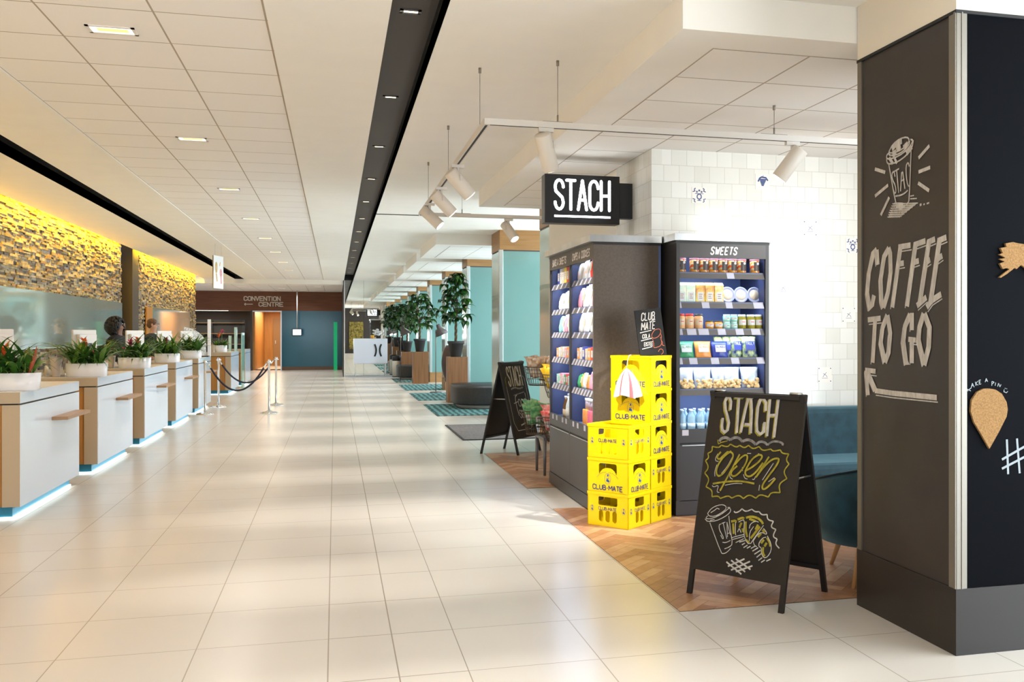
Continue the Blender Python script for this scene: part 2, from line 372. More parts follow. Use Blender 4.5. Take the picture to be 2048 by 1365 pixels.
wl = MB(); wl.box((-5.4, 21.9, 0), (-5.3, 23.1, 2.35), OAK); wl.box((-5.4, 21.9, 2.35), (-5.3, 23.1, 3.6), st); wl.box((-5.3, 21.8, 0), (-4.7, 21.9, 3.6), st)
struct(wl.build('wall_left_niche'))
# yellow light in the cove
yl = mat('cove_lamp', (1, .72, .05), .5, emit=6)
area('cove_light', (-4.23, 7.9, 3.49), (0, R(-14), 0), .06, 27.5, 1300, (1, .60, .02), 170)
area('cove_light', (-4.23, 28.4, 3.49), (0, R(-14), 0), .06, 9.2, 420, (1, .60, .02), 170)
# mirror-glass bands on the stone
MG = mat('band_glass', (.52, .66, .68), .06, .62, .6)
BG2 = mat('band_glass_edge', (.5, .68, .7), .15)
for nm, y0, y1, lab in (('mirror_band', 6.0, 21.75, 'long pale mirror glass band on the stone wall behind the nearer reception desks'),
                        ('mirror_band', 25.2, 31.4, 'shorter mirror glass band on the far stone wall, beside an oak strip')):
    t_ = thing(nm, lab, 'mirror', (-4.36, y0, 1.27)); MB().box((0, 0, 0), (.03, y1 - y0, .86)).build('mirror_glass', MG, t_)
    MB().box((0, 0, -.012), (.034, y1 - y0, 0)).build('edge_strip', BG2, t_)
tag(MB().box((-4.35, 24.4, 0), (-4.32, 25.1, 2.12)).build('oak_panel', OAK), 'tall oak strip on the far stone wall left of the glass band', 'panel')

# end wall with the convention centre fascia
YW = 39.8
struct(MB().box((-10, YW, 2.38), (.33, YW + .2, 3.15)).build('wall_end_fascia', WALN))
ew = MB(); ew.box((-10, YW + .02, 0), (-5.7, YW + .2, 2.38), WALN); struct(ew.build('wall_end'))
tr = MB(); M_DIM = mat('trim_dark', (.06, .05, .045), .5)
tr.box((-2.11, YW - .06, 0), (-2.06, YW + .1, 2.38), WHITE); tr.box((-3.25, YW - .02, 0), (-3.17, YW + .1, 2.38), M_DIM); tr.box((-3.17, YW - .03, 2.33), (-2.11, YW + .1, 2.38), WHITE)
struct(tr.build('trim_1'))
g = MB().box((-2.06, YW, .14), (.27, YW + .05, 2.38)); struct(g.build('window_1', mat('blue_glass_wall', (.02, .105, .16),  .12, 0, .3)))
struct(MB().box((-2.06, YW - .03, 0), (.27, YW + .05, .14)).build('baseboard_end', mat('base_brown', (.12, .075, .05), .4)))
struct(MB().box((.27, YE, 0), (.33, YW + .2, 3.3)).build('wall_end_return', mat('return_dark', (.028, .020, .018), .4)))
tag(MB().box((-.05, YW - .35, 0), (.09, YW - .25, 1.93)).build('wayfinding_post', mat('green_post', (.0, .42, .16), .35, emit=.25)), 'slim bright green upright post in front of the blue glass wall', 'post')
# dim office and the warm hall behind the end wall
of = MB(); of.box((-7, YW + 3, 0), (-3.2, YW + 3.1, 2.6), mat('office_brown', (.10, .065, .05), .6)); of.box((-3.2, YW + .2, 0), (-3.1, YW + 3.1, 2.6), OAK)
of.box((-7.1, YW + .2, 0), (-7, YW + 3.1, 2.6), M_DIM); of.box((-7, YW + .2, 2.42), (-3.2, YW + 3.1, 2.5), PLASTER); of.box((-7, YW + .2, -.02), (-.5, YW + 6, -.0), fl_a)
struct(of.build('wall_office'))
ha = MB(); ha.box((-3.1, YW + 5.6, 0), (-1.0, YW + 5.7, 2.6), OAK); ha.box((-1.9, YW + .2, 0), (-1.8, YW + 5.7, 2.6), OAK); ha.box((-3.2, YW + 3.1, 0), (-3.1, YW + 5.7, 2.6), OAK); ha.box((-3.2, YW + .2, 2.45), (-1.8, YW + 5.7, 2.55), PLASTER)
struct(ha.build('wall_hall'))
d_ = MB().box((-2.72, YW + 5.52, 0), (-1.95, YW + 5.6, 2.15), mat('door_brown', (.26, .15, .065), .5)); d_ = struct(d_.build('door_1'))
MB().box((-2.64, YW + 5.49, 1.0), (-2.60, YW + 5.52, 1.15)).build('door_handle', STEEL, d_)
area('hall_light', (-2.5, YW + 2.6, 2.42), (0, 0, 0), .8, 4, 150, (1, .84, .60))
area('office_light', (-5.0, YW + 1.2, 2.40), (0, 0, 0), 1.6, .3, 50, (1, .93, .8))
# shelves in the office
t_ = thing('bookcase', 'dark wide shelving unit inside the dim office under the fascia', 'shelf', (-5.0, YW + 2.8, 0))
MB().box((-1.3, 0, 0), (1.3, .15, 2.05)).build('back', M_DIM, t_)
for z in (.5, 1.0, 1.45, 1.9): MB().box((-1.3, -.25, z), (1.3, 0, z + .03)).build('shelf', mat('shelf_lit', (.35, .20, .10), .5), t_)
MB().box((-.03, -.24, 0), (.03, 0, 2.0)).build('divider', M_DIM, t_)
struct(MB().box((-5.7, YW + .02, 0), (-3.25, YW + .035, 2.38)).build('window_2', GLASS))

# mirror wall at the end of the right side
mw = thing('hall_mirror', 'floor to ceiling mirror closing the right side of the hall', 'mirror', (.33, YE, 0))
MB().box((0, -.02, .012), (2.5, 0, ZC)).build('mirror_glass', mat('mirror', (.86, .90, .88), .01, 1), mw)
MB().box((-.035, -.05, 0), (.0, .0, ZC)).build('edge_trim', STEEL, mw)
for x in (.62,): MB().box((x, -.023, .012), (x + .006, -.0195, ZC)).build('pane_joint', M_DIM, mw)
struct(MB().box((.33, YE, 0), (6.5, YE + .15, 3.4)).build('wall_end_right', PLASTER))

# window wall on the far right
ww = MB()
for y in [12 + 4.2 * i / 2 for i in range(11)]: ww.box((6.35, y, 0), (6.45, y + .08, ZC), STEEL)
ww.box((6.35, 12, 0), (6.45, 33.6, .35), OAK); ww.box((6.35, 12, 3.0), (6.45, 33.6, ZC), PLASTER)
struct(ww.build('window_3'))
wr = MB(); wr.box((6.45, 4.5, 0), (6.6, 12.1, 3.4)); wr.box((6.45, -4, 0), (6.6, -2.5, 3.4)); wr.box((6.45, -2.5, 3.0), (6.6, 4.5, 3.4)); struct(wr.build('wall_right', PLASTER))
# wall behind the viewer: windows left, dark panelling with a stone inset right
wb = MB(); wb.box((-4.7, -4.15, 3.05), (.25, -4, 3.5), PLASTER); wb.box((-4.7, -4.15, 0), (.25, -4, .4), PLASTER); wb.box((.25, -4.15, 0), (6.6, -4, 3.5), mat('panel_dark', (.025, .018, .015), .5))
wb.box((1.0, -4, .3), (2.0, -3.93, 2.3), noise_mat('stone_inset', (.05, .04, .008), (.26, .19, .03), 9, .8, .5))
struct(wb.build('wall_back'))
wf = MB()
for x in (-4.6, -3.0, -1.4, .19): wf.box((x, -4.1, .4), (x + .05, -4.02, 3.05), STEEL)
struct(wf.build('window_4'))

# tiled shop wall
TW, tw_t, _ = tile_mat('wall_tile', (.66, .66, .61), (.76, .76, .725), (.54, .53, .48), .142, .142, .0022, 'XZY', (0, .02), .12, .5, .35, .6)
TW2, _, _ = tile_mat('wall_tile_side', (.66, .66, .61), (.76, .76, .725), (.54, .53, .48), .142, .142, .0022, 'YZX', (.06, .02), .12, .5, .35, .6)
sw = MB(); sw.box((2.66, 7.82, 0), (6.5, 7.97, ZS), TW); struct(sw.build('wall_shop'))
sw = MB(); sw.box((2.655, 7.815, 0), (2.75, 8.87, ZS), TW2); sw.box((2.66, 8.87, 0), (2.75, 11.9, ZS), mat('cream_paint', (.78, .74, .66), .6)); struct(sw.build('wall_shop_side'))
BLUE = mat('delft_blue', (.06, .09, .22), .2); TILEW = mat('delft_white', (.80, .76, .70), .15)
for k, (x, z, kind, lab) in enumerate((
    (3.096, 2.708, 0, 'blue and white picture tile with a vase and corner scrolls, beside the hanging black sign'),
    (3.702, 2.851, 1, 'picture tile with a dark blue bunch of grapes, topmost on the shop wall'),
    (4.170, 2.448, 2, 'pale picture tile with a small figure and four corner dots, below the right track light'),
    (3.903, 1.900, 3, 'faint picture tile with a small boat, right of the sweets cabinet'),
    (4.559, 1.665, 2, 'picture tile with a small dark scene next to the black pillar edge'),
    (4.316, 1.117, 2, 'lowest picture tile, with corner marks, above the blue sofa'),
    (4.60, 2.30, 0, 'picture tile with a bird, cut off by the pillar edge'))):
    t_ = thing('picture_tile', lab, 'tile', (x, 7.82, z)); MB().box((-.069, -.004, -.069), (.069, 0, .069)).build('tile_face', TILEW, t_)
    fr = frame((0, -.004, 0), (1, 0, 0), (0, 0, 1)); mb = MB()
    if kind == 0:
        for sx in (-1, 1):
            for sz in (-1, 1):
                mb.ribbon([(sx * .062, sz * .030), (sx * .040, sz * .036), (sx * .048, sz * .052), (sx * .034, sz * .062)], .008, fr)
        mb.ribbon(arc(0, -.012, .02, .022, 0, 360, 14), .010, fr); mb.ribbon([(-.04, .014), (.04, .014)], .005, fr); mb.ribbon([(-.018, -.046), (.018, -.046)], .006, fr); mb.ribbon([(0, -.03), (0, -.046)], .01, fr)
        for sx in (-1, 0, 1): mb.ribbon(arc(sx * .022, .03 + .012 * (sx == 0), .006, .005, 0, 360, 8), .007, fr)
    elif kind == 1:
        for i in range(5):
            for j in range(6 - i): mb.ribbon(arc(-.026 + .011 * j + .005 * i, .020 - .013 * i, .004, .004, 0, 360, 8), .006, fr)
        mb.ribbon([(-.045, .0), (-.03, .03), (-.01, .042), (.03, .036), (.05, .01)], .014, fr); mb.ribbon([(0, .03), (.004, .06)], .004, fr)
    else:
        if kind == 2:
            for sx in (-1, 1):
                for sz in (-1, 1): mb.ribbon(arc(sx * .058, sz * .058, .003, .003, 0, 360, 8), .005, fr)
        mb.ribbon([(-.02, -.02), (0, .005), (.018, .022)], .004, fr); mb.ribbon([(-.016, .012), (.012, -.004), (.024, -.022)], .004, fr); mb.ribbon([(-.03, -.03), (.03, -.03)], .003, fr)
    mb.build('painting', BLUE, t_)

# turquoise glass-clad columns down the right side
TQ = mat('turquoise_glass', (.155, .290, .272), .14, 0, .6, coat=.4)
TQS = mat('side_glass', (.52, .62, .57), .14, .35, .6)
colw = ['nearest behind the tiled shop', 'second behind the shop', 'third behind the shop', 'fourth behind the shop', 'fifth behind the shop', 'sixth, at the mirror end']
for k in range(6):
    y = 12.2 + 4.2 * k; t_ = thing('column', 'turquoise glass clad column with oak cap and base, ' + colw[k], 'column', (2.79, y, 0), 0, 'glass clad columns')
    MB().box((.01, .01, .30), (1.15, .87 if k < 5 else .38, 2.93)).build('glass_cladding', TQ, t_)
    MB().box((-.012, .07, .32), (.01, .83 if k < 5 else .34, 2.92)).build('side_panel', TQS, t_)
    MB().box((-.014, .07, 2.10), (-.0125, .83 if k < 5 else .34, 2.16)).build('panel_joint', mat('joint_green', (.25, .36, .32), .3), t_)
    MB().box((-.006, -.006, 0), (1.16, .88 if k < 5 else .385, .30)).build('base', OAKH, t_)
    MB().box((-.008, -.008, 2.95), (1.16, .88 if k < 5 else .385, ZC - .001)).build('cap', OAKH, t_)
    MB().box((-.018, -.018, .30), (.05, .06, 2.95)).build('corner_trim', STEEL, t_, .003)
    MB().box((0, 0, 2.93), (1.15, .87 if k < 5 else .38, 2.95)).build('shadow_gap', M_DIM, t_)

# ------------------------------------------------------------------ blackboard pillar
def tracer(O, ux, vx, ox, oy, sc):
    O = Vector(O); ux = Vector(ux).normalized(); vx = Vector(vx).normalized(); nn = ux.cross(vx)
    def f(*pts):
        out = []
        for x, y in pts:
            P = onplane(ox + x / sc, oy + y / sc, O, nn) - O; out.append((P.dot(ux), P.dot(vx)))
        return out
    return f
def smooth(p, it=2):
    for _ in range(it):
        q = [p[0]]
        for a, b in zip(p, p[1:]): q += [(a[0] * .75 + b[0] * .25, a[1] * .75 + b[1] * .25), (a[0] * .25 + b[0] * .75, a[1] * .25 + b[1] * .75)]
        p = q + [p[-1]]
    return p
PX, PY = 2.79, 3.83; TRIM = mat('pillar_trim', (.26, .24, .21), .5, 1)
t_ = thing('pillar', 'big black chalkboard pillar with COFFEE TO GO chalked on its side', 'pillar', (0, 0, 0))
BB = noise_mat('pillar_board', (.026, .019, .017), (.030, .023, .020), 6, .42)
MB().box((PX + .004, PY + .03, .30), (PX + .03, 4.67, 2.985)).build('chalkboard_side', BB, t_)
MB().box((PX + .03, PY + .002, .30), (4.1, PY + .03, 2.985)).build('chalkboard_front', mat('pillar_front', (.003, .0035, .005), .6, spec=.03), t_)
MB().box((PX + .03, PY + .03, .30), (4.08, 4.67, 3.0)).build('core', DKN, t_)
MB().box((PX - .004, PY - .004, 0), (4.1, 4.69, .31)).build('plinth', mat('plinth_black', (.014, .011, .010), .35), t_)
MB().box((PX, PY, 3.0), (4.1, 4.69, ZC)).build('plaster_head', mat('head_plaster', (.72, .66, .56), .8), t_)
mb = MB()
for a, b_ in (((PX - .004, PY + .006, .31), (PX + .008, PY + .05, 2.99)), ((PX - .007, PY - .002, .31), (PX + .004, PY + .012, 2.99)), ((PX + .0, PY - .004, .31), (PX + .055, PY + .006, 2.99)), ((PX + .025, PY - .007, .31), (PX + .032, PY, 2.99))): mb.box(a, b_)
mb.build('corner_trim', TRIM, t_)
mb = MB(); mb.box((PX - .004, 4.645, .31), (PX + .01, 4.685, 2.99)); mb.build('corner_trim', TRIM, t_)
mb = MB(); mb.box((PX - .006, PY - .006, 2.985), (4.1, 4.69, 3.0)); mb.build('head_trim', DKN, t_)
O1 = (PX + .004, PY, 0); T1 = tracer(O1, (0, -1, 0), (0, 0, 1), 1720, 450, 3.69); F1 = frame(O1, (0, -1, 0), (0, 0, 1))
mb = MB(); ml = MB()
V_, H_ = .036, .022
strokes = [  # COFFEE
 (V_, [(132, 295), (125, 185), (98, 215), (68, 350), (55, 500), (75, 625), (92, 590), (105, 520)]),
 (V_, [(215, 172), (180, 235), (155, 400), (160, 560), (175, 612), (208, 500), (228, 350), (225, 210), (212, 172)]),
 (V_, [(300, 165), (240, 610)]), (H_ * 1.3, [(285, 165), (375, 150)]), (H_ * 1.3, [(275, 292), (325, 282)]),
 (V_, [(412, 140), (348, 602)]), (H_ * 1.3, [(398, 150), (485, 118)]), (H_ * 1.3, [(385, 283), (436, 265)]),
 (V_, [(512, 120), (442, 585)]), (H_ * 1.3, [(500, 130), (556, 105)]), (H_ * 1.3, [(480, 285), (520, 257)]), (.03, [(422, 598), (492, 535)]),
 (V_, [(590, 110), (522, 580)]), (H_ * 1.3, [(575, 120), (640, 92)]), (H_ * 1.3, [(562, 262), (610, 227)]), (.03, [(495, 610), (530, 560), (602, 512)]),
 (H_ * 1.3, [(60, 702), (155, 690)]), (V_, [(115, 700), (96, 1018)]),
 (V_, [(205, 668), (170, 760), (157, 870), (188, 1015), (215, 940), (227, 800), (207, 668)]),
 (V_, [(385, 650), (385, 778)]), (V_, [(372, 662), (335, 750), (322, 860), (345, 1025), (360, 1010)]), (V_, [(385, 855), (385, 1022)]), (H_ * 1.2, [(360, 845), (415, 852)]),
 (V_, [(475, 655), (443, 760), (436, 850), (478, 1035), (512, 900), (518, 760), (480, 655)]),
 (V_, [(48, 1075), (62, 1258)]), (H_ * 1.2, [(42, 1072), (118, 1082)]), (V_ * 1.1, [(55, 1080), (115, 1222)]), (.027, [(112, 1224), (240, 1243), (570, 1276)])]
for w_, p in strokes:
    mb.ribbon(T1(*p), w_, F1)
    if len(p) < 4:
        q = [(x - 13, y + 12) for x, y in p] if w_ > .035 else [(x + 8, y + 34) for x, y in p]
    else: q = [(x - 15, y + 14) for x, y in p[:6]]
    ml.ribbon(T1(*q), .006, F1)
T2 = tracer(O1, (0, -1, 0), (0, 0, 1), 1720, 260, 6.825)
for p in ([(400, 300), (450, 200), (550, 120), (650, 95), (685, 140), (640, 220), (540, 290), (430, 320), (400, 300)],
          [(400, 300), (405, 350), (500, 345), (600, 290), (680, 200), (685, 150)], [(400, 320), (375, 345), (370, 400), (480, 385), (600, 320), (700, 220), (735, 140), (700, 130)],
          [(370, 400), (375, 450), (410, 470), (520, 440), (640, 350), (720, 240), (735, 140)], [(400, 470), (490, 990), (530, 1060), (600, 1062), (660, 1000), (680, 960), (705, 285)],
          [(485, 640), (470, 560), (440, 600), (450, 680), (490, 760), (500, 850), (480, 870), (460, 810)], [(455, 580), (540, 530)], [(508, 560), (535, 860)], [(565, 840), (585, 500), (625, 805)], [(570, 700), (612, 672)],
          [(682, 500), (665, 440), (635, 490), (640, 650), (660, 760), (684, 770)], [(490, 905), (560, 895), (620, 865), (660, 825)]):
    ml.ribbon(T2(*smooth(p, 1)), .008, F1)
for p in ([(210, 535), (350, 580)], [(210, 905), (390, 755)], [(290, 1165), (405, 920)], [(805, 385), (955, 215)], [(805, 575), (965, 512)], [(800, 725), (950, 830)]): mb.ribbon(T2(*p), .018, F1)
for p, w_ in (([(440, 260), (500, 190), (580, 150)], .03), ([(420, 440), (440, 400)], .05), ([(480, 425), (500, 395)], .05), ([(500, 260), (560, 210)], .04), ([(600, 250), (660, 190)], .03), ([(640, 320), (715, 225)], .03), ([(450, 335), (500, 300)], .03), ([(505, 1030), (590, 1035)], .03), ([(540, 1060), (580, 1040)], .03)): mb.ribbon(T2(*p), w_, F1)
for i in range(7): ml.ribbon(T2((450 - 12 * i, 1010 + 30 * i), (800 - 38 * i, 1000 + 30 * i)), .006, F1)
for i in range(16): ml.ribbon(T2((480 + 20 * i, 1000 if i > 1 else 990), (400 + 20 * i - max(0, i - 8) * 1, 1200 - max(0, i - 7) * 16)), .005, F1)
ml.ribbon(T2((690, 905), (740, 895)), .006, F1); ml.ribbon(T2((690, 942), (780, 936)), .006, F1); ml.ribbon(T2((820, 1030), (845, 1015)), .012, F1); ml.ribbon(T2((870, 1020), (890, 1012)), .008, F1); ml.ribbon(T2((915, 1008), (950, 995)), .008, F1)
mb.build('chalk_lettering', CHALK, t_); ml.build('chalk_pattern', CHALK, t_)
# front of the pillar: chalk words, cork shapes
O2 = (PX, PY + .002, 0); T3 = tracer(O2, (1, 0, 0), (0, 0, 1), 1920, 460, 2.73); F2 = frame(O2, (1, 0, 0), (0, 0, 1))
mb = MB()
for p in ([(255, 1145), (262, 1335)], [(310, 1140), (325, 1330)], [(350, 1185), (228, 1255)], [(400, 1215), (228, 1305)], [(350, 1185), (430, 1140)]): mb.ribbon(T3(*p), .011, F2)
for p in ([(35, 870), (58, 880)], [(45, 875), (62, 862)], [(32, 862), (42, 882)], [(60, 860), (66, 838), (76, 860)], [(62, 852), (73, 850)], [(82, 830), (86, 852)], [(95, 826), (84, 842), (98, 848)], [(102, 822), (104, 844)], [(102, 822), (112, 820)], [(103, 832), (111, 831)], [(104, 844), (114, 841)],
          [(135, 832), (141, 812), (149, 830)], [(138, 824), (147, 824)], [(171, 852), (171, 828), (183, 832), (172, 842)], [(193, 834), (190, 852)], [(202, 856), (207, 838), (214, 858), (220, 844)], [(238, 872), (236, 884), (250, 890), (258, 882)], [(243, 864), (246, 868)], [(252, 866), (254, 870)]): mb.ribbon(T3(*p), .0035, F2)
mb.build('chalk_lettering', mat('chalk_cool', (.30, .34, .37), .9), t_)
CORK = noise_mat('cork', (.22, .115, .038), (.34, .19, .07), 140, .9, .3)
def extr(name, pts, th, m, parent=None, fr=F2, h0=.0):
    n_ = len(pts); mb = MB(); vs = [fr(u, v, h0) for u, v in pts] + [fr(u, v, h0 + th) for u, v in pts]
    mb.add(vs, [tuple(range(n_))[::-1], tuple(range(n_, 2 * n_))] + [(i, (i + 1) % n_, n_ + (i + 1) % n_, n_ + i) for i in range(n_)]); return mb.build(name, m, parent)
pin = T3((152, 1195), (110, 1120), (68, 1050), (50, 990), (55, 930), (85, 885), (120, 868), (150, 866), (185, 872), (220, 895), (245, 940), (252, 980), (245, 1020), (205, 1100))
tag(extr('cork_board', pin, .012, CORK), 'cork map pin shape under the chalked words TAKE A PIN', 'cork board')
pl = T3((205, 260), (235, 235), (262, 215), (245, 210), (225, 215), (208, 185), (235, 175), (205, 160), (240, 155), (205, 135), (225, 128), (212, 100), (245, 95), (240, 75), (280, 68), (310, 75), (420, 90), (560, 100), (900, 120), (1000, 300), (800, 520), (500, 420), (420, 300), (349, 210), (325, 192), (300, 215), (290, 208), (250, 240), (215, 262))
tag(extr('cork_map', pl, .012, CORK), 'ragged cork landmass cut off by the right edge of the photo', 'cork board')

# ------------------------------------------------------------------ recessed ceiling lights
LAMPW = mat('lamp_warm', (1, .80, .50), .4, emit=9); REFL = mat('reflector', (.85, .80, .70), .2, .6)
FRAMEW = mat('fixture_frame', (.78, .74, .70), .4)
def downlight(x, y, z, lab, group, sx=.27, sy=.15, dark=False, power=20, spot=None, colr=(1, .93, .86)):
    t_ = thing('ceiling_light', lab, 'light', (x, y, z), 0, group)
    fm = mat('fixture_dark', (.20, .20, .22), .4) if dark else FRAMEW
    mb = MB(); w_ = .02
    mb.box((-sx / 2, -sy / 2, -.006), (sx / 2, -sy / 2 + w_, 0)); mb.box((-sx / 2, sy / 2 - w_, -.006), (sx / 2, sy / 2, 0)); mb.box((-sx / 2, -sy / 2, -.006), (-sx / 2 + w_, sy / 2, 0)); mb.box((sx / 2 - w_, -sy / 2, -.006), (sx / 2, sy / 2, 0))
    mb.build('frame', fm, t_)
    MB().box((-sx / 2 + w_, -sy / 2 + w_, -.002), (sx / 2 - w_, sy / 2 - w_, -.0005)).build('reflector', mat('reflector_lit', (1, .9, .75), .4, emit=2.2) if not dark else REFL, t_)
    MB().box((-sx * .30, -sy * .2, -.004), (sx * .34, sy * .2, -.002)).build('lamp', LAMPW if dark else mat('lamp_gold', (.9, .70, .22), .4, emit=1.1), t_)
    if spot:
        l = bpy.data.lights.new('downlight_spot', 'SPOT'); l.energy = power; l.color = colr; l.spot_size = R(spot); l.spot_blend = .9; l.shadow_soft_size = .04
        o = bpy.data.objects.new('downlight_spot', l); col.objects.link(o); o.location = (0, 0, -.02); o.scale = (1.9, .62, 1); o.parent = t_
    else:
        o = area('downlight_area', (0, 0, -.012), (0, 0, 0), sx * .8, sy * .7, power, colr, 150); o.parent = t_
    return t_
ys = [3.0, 6.2, 9.5, 12.7, 15.9, 19.1, 22.3, 25.5, 28.7, 32.0]; w9 = ['', 'nearest', 'second nearest', 'third', 'fourth', 'fifth', 'sixth', 'seventh', 'eighth', 'farthest']
for i, y in enumerate(ys): downlight(-1.29, y, ZC + .012, ('rectangular white ceiling light in the tile field, %s from the camera' % w9[i]) if i else 'rectangular ceiling light above the viewer, outside the view', 'lights in the tiled ceiling', power=22 * LK)
for i in range(14):
    downlight(.4525, 3.75 + 2.2 * i, ZC + .19, ('small light in the central dark ceiling channel, %s along it' % (ORD[i - 1] if i else 'above the viewer')), 'lights in the central dark channel', .13, .07, True, power=210 * LK, spot=38, colr=(1, .94, .86))
for i in range(11):
    downlight(-3.09, 7.5 + 2.55 * i, ZC + .19, 'small light in the left dark ceiling channel, %s along it' % ORD[i], 'lights in the left dark channel', .13, .07, True, power=70 * LK, spot=70, colr=(1, .82, .6))
for i in range(4): downlight((-.6, -1.9, -3.2, -1.2)[i], (35.2, 36.6, 35.6, 38.2)[i], 3.142, 'ceiling light in the lower ceiling by the end wall, ' + ['right', 'middle', 'left', 'rear'][i], 'lights in the lower end ceiling', power=26 * LK)
for k in range(4):
    downlight(3.1, 18.2 + 4.2 * k, ZS - .003, 'bright rectangular light in the dropped ceiling by the %s column bay' % ['first', 'second', 'third', 'fourth'][k], 'lights in the dropped bays', .3, .14, False, power=26 * LK, colr=(.9, .95, 1))

# ------------------------------------------------------------------ suspended spotlight track
TZ = 2.85; TX = .935; TY0, TY1 = 6.1, 11.06
WHM = mat('track_white', (.72, .68, .63), .45); GRV = DKN
t_ = thing('light_track', 'white suspended lighting track in a U around the shop front', 'track', (TX, TY0, TZ))
mb = MB(); mb.box((0, .0365, 0), (.036, TY1 - TY0 - .0005, .04), WHM); mb.box((.010, .03, -.001), (.026, TY1 - TY0 - .03, .001), GRV); mb.build('side_rail', None, t_)
mb = MB(); mb.box((.0, 0, 0), (3.6, .036, .04), WHM); mb.box((.04, .010, -.001), (3.55, .026, .001), GRV); mb.build('front_rail', None, t_)
mb = MB(); mb.box((.0, TY1 - TY0, 0), (1.70, TY1 - TY0 + .036, .04), WHM); mb.box((.04, TY1 - TY0 + .010, -.001), (1.66, TY1 - TY0 + .026, .001), GRV); mb.build('rear_rail', None, t_)
for x, y, zz in ((0.018, .32, ZC), (.018, 2.18, ZC), (.018, 4.0, ZC), (.49, .018, ZC), (.50, TY1 - TY0 + .018, ZC), (2.05, .018, ZS)):
    mb = MB(); mb.tube([(x, y, .04), (x, y, zz - TZ - .03)], .0022, 6)
    mb.tube([(x, y, zz - TZ - .035), (x, y, zz - TZ)], .010, 10)
    if x != .018: mb.box((x - .1, y - .006, .04), (x + .1, y + .006, .046)); mb.tube([(x, y, .04), (x, y, .09)], .006, 6)
    mb.build('suspension_wire', mat('wire_metal', (.30, .26, .22), .4, .6), t_)
SPOTC = (1, .97, .92)
def spot(x, y, aim, lab, power, size=48, turn=0):
    t_ = thing('track_spotlight', lab, 'spotlight', (x, y, TZ), 0, 'spotlights on the shop track')
    d = Vector(aim).normalized(); c0 = Vector((0, 0, -.135)); L = .25
    a = c0 - d * .10; b_ = c0 + d * (L - .10)
    mb = MB(); mb.box((-.05, -.018, -.028), (.05, .018, -.002)); mb.tube([(0.0, 0, -.02), (0.0, 0, -.075)], .012, 10); mb.build('adapter', WHM, t_)
    side = d.cross(Vector((0, 0, 1))).normalized() * .062
    mb = MB(); mb.tube([(0, 0, -.07), side + Vector((0, 0, -.09)), side + Vector((0, 0, -.135))], .008, 8); mb.build('bracket', WHM, t_)
    mb = MB(); mb.tube([a, a + d * .004, b_ - d * .004, b_], [.052, .056, .056, .054], 28); mb.build('housing', mat('spot_cream', (.74, .68, .60), .5), t_)
    mb = MB(); mb.tube([b_ - d * .002, b_ + d * .003], .047, 24); mb.build('lens', mat('lens_lit', (1, .97, .92), .3, emit=12), t_)
    l = bpy.data.lights.new('spot_beam', 'SPOT'); l.energy = power * LS; l.color = SPOTC; l.spot_size = R(size); l.spot_blend = 1; l.shadow_soft_size = .04
    o = bpy.data.objects.new('spot_beam', l); col.objects.link(o); o.location = b_ + d * .01; o.rotation_mode = 'QUATERNION'; o.rotation_quaternion = d.to_track_quat('-Z', 'Y'); o.parent = t_
    return t_
spot(1.345, TY0 + .018, (.75, 1.0, -1.9), 'cream cylinder spotlight on the front rail above the hanging sign', 300)
spot(TX + .018, 7.62, (1.25, .35, -1.35), 'largest cream spotlight on the side rail, nearest the corner', 220)
spot(TX + .018, 8.83, (1.25, .2, -1.25), 'middle spotlight on the side rail, between two others', 200)
spot(TX + .018, 9.95, (1.1, -.35, -1.1), 'farthest spotlight on the side rail with its lens lit', 160)
spot(1.985, TY1 + .018, (.75, -.9, -1.4), 'spotlight on the rear rail with bright glowing lens in front of oak', 160)
spot(3.125, TY0 + .018, (-.80, .55, -1.25), 'spotlight on the front rail at right, tilted down to the left', 560)
spot(3.80, TY0 + .018, (.05, 1.5, -.55), 'spotlight on the front rail hidden behind the pillar', 55, 140)
spot(4.30, TY0 + .018, (.3, 1.5, -1.2), 'spotlight on the front rail at its far right end, behind the pillar', 36, 130)

# ------------------------------------------------------------------ hanging STACH sign
t_ = thing('shop_sign', 'black lightbox sign with glowing white letters, hung above the snack shelves', 'sign', (1.823, 8.33, 2.49))
MB().box((0, 0, 0), (.70, .14, .44)).build('box', mat('sign_black', (.010, .010, .012), .35), t_, .004)
MB().box((-.001, .004, .004), (.0, .136, .436)).build('side_panel', mat('sign_side', (.10, .10, .11), .35), t_)
MB().box((.70, .03, .06), (.832, .11, .385)).build('wall_bracket', mat('sign_black', (.01, .01, .012), .35), t_)
LIT = mat('sign_lit', (1, 1, 1), .4, emit=7, ecol=(.93, .97, 1))
for fr, nm in ((frame((0, 0, 0), (1, 0, 0), (0, 0, 1)), 'front'), (frame((.70, .14, 0), (-1, 0, 0), (0, 0, 1)), 'back')):
    mb = MB(); text(mb, 'STACH', fr, .092, .125, .078, .262, .025, .38, th=.003); mb.ribbon([(.085, .062), (.61, .062)], .017, fr, th=.003); mb.build('letters', LIT, t_)

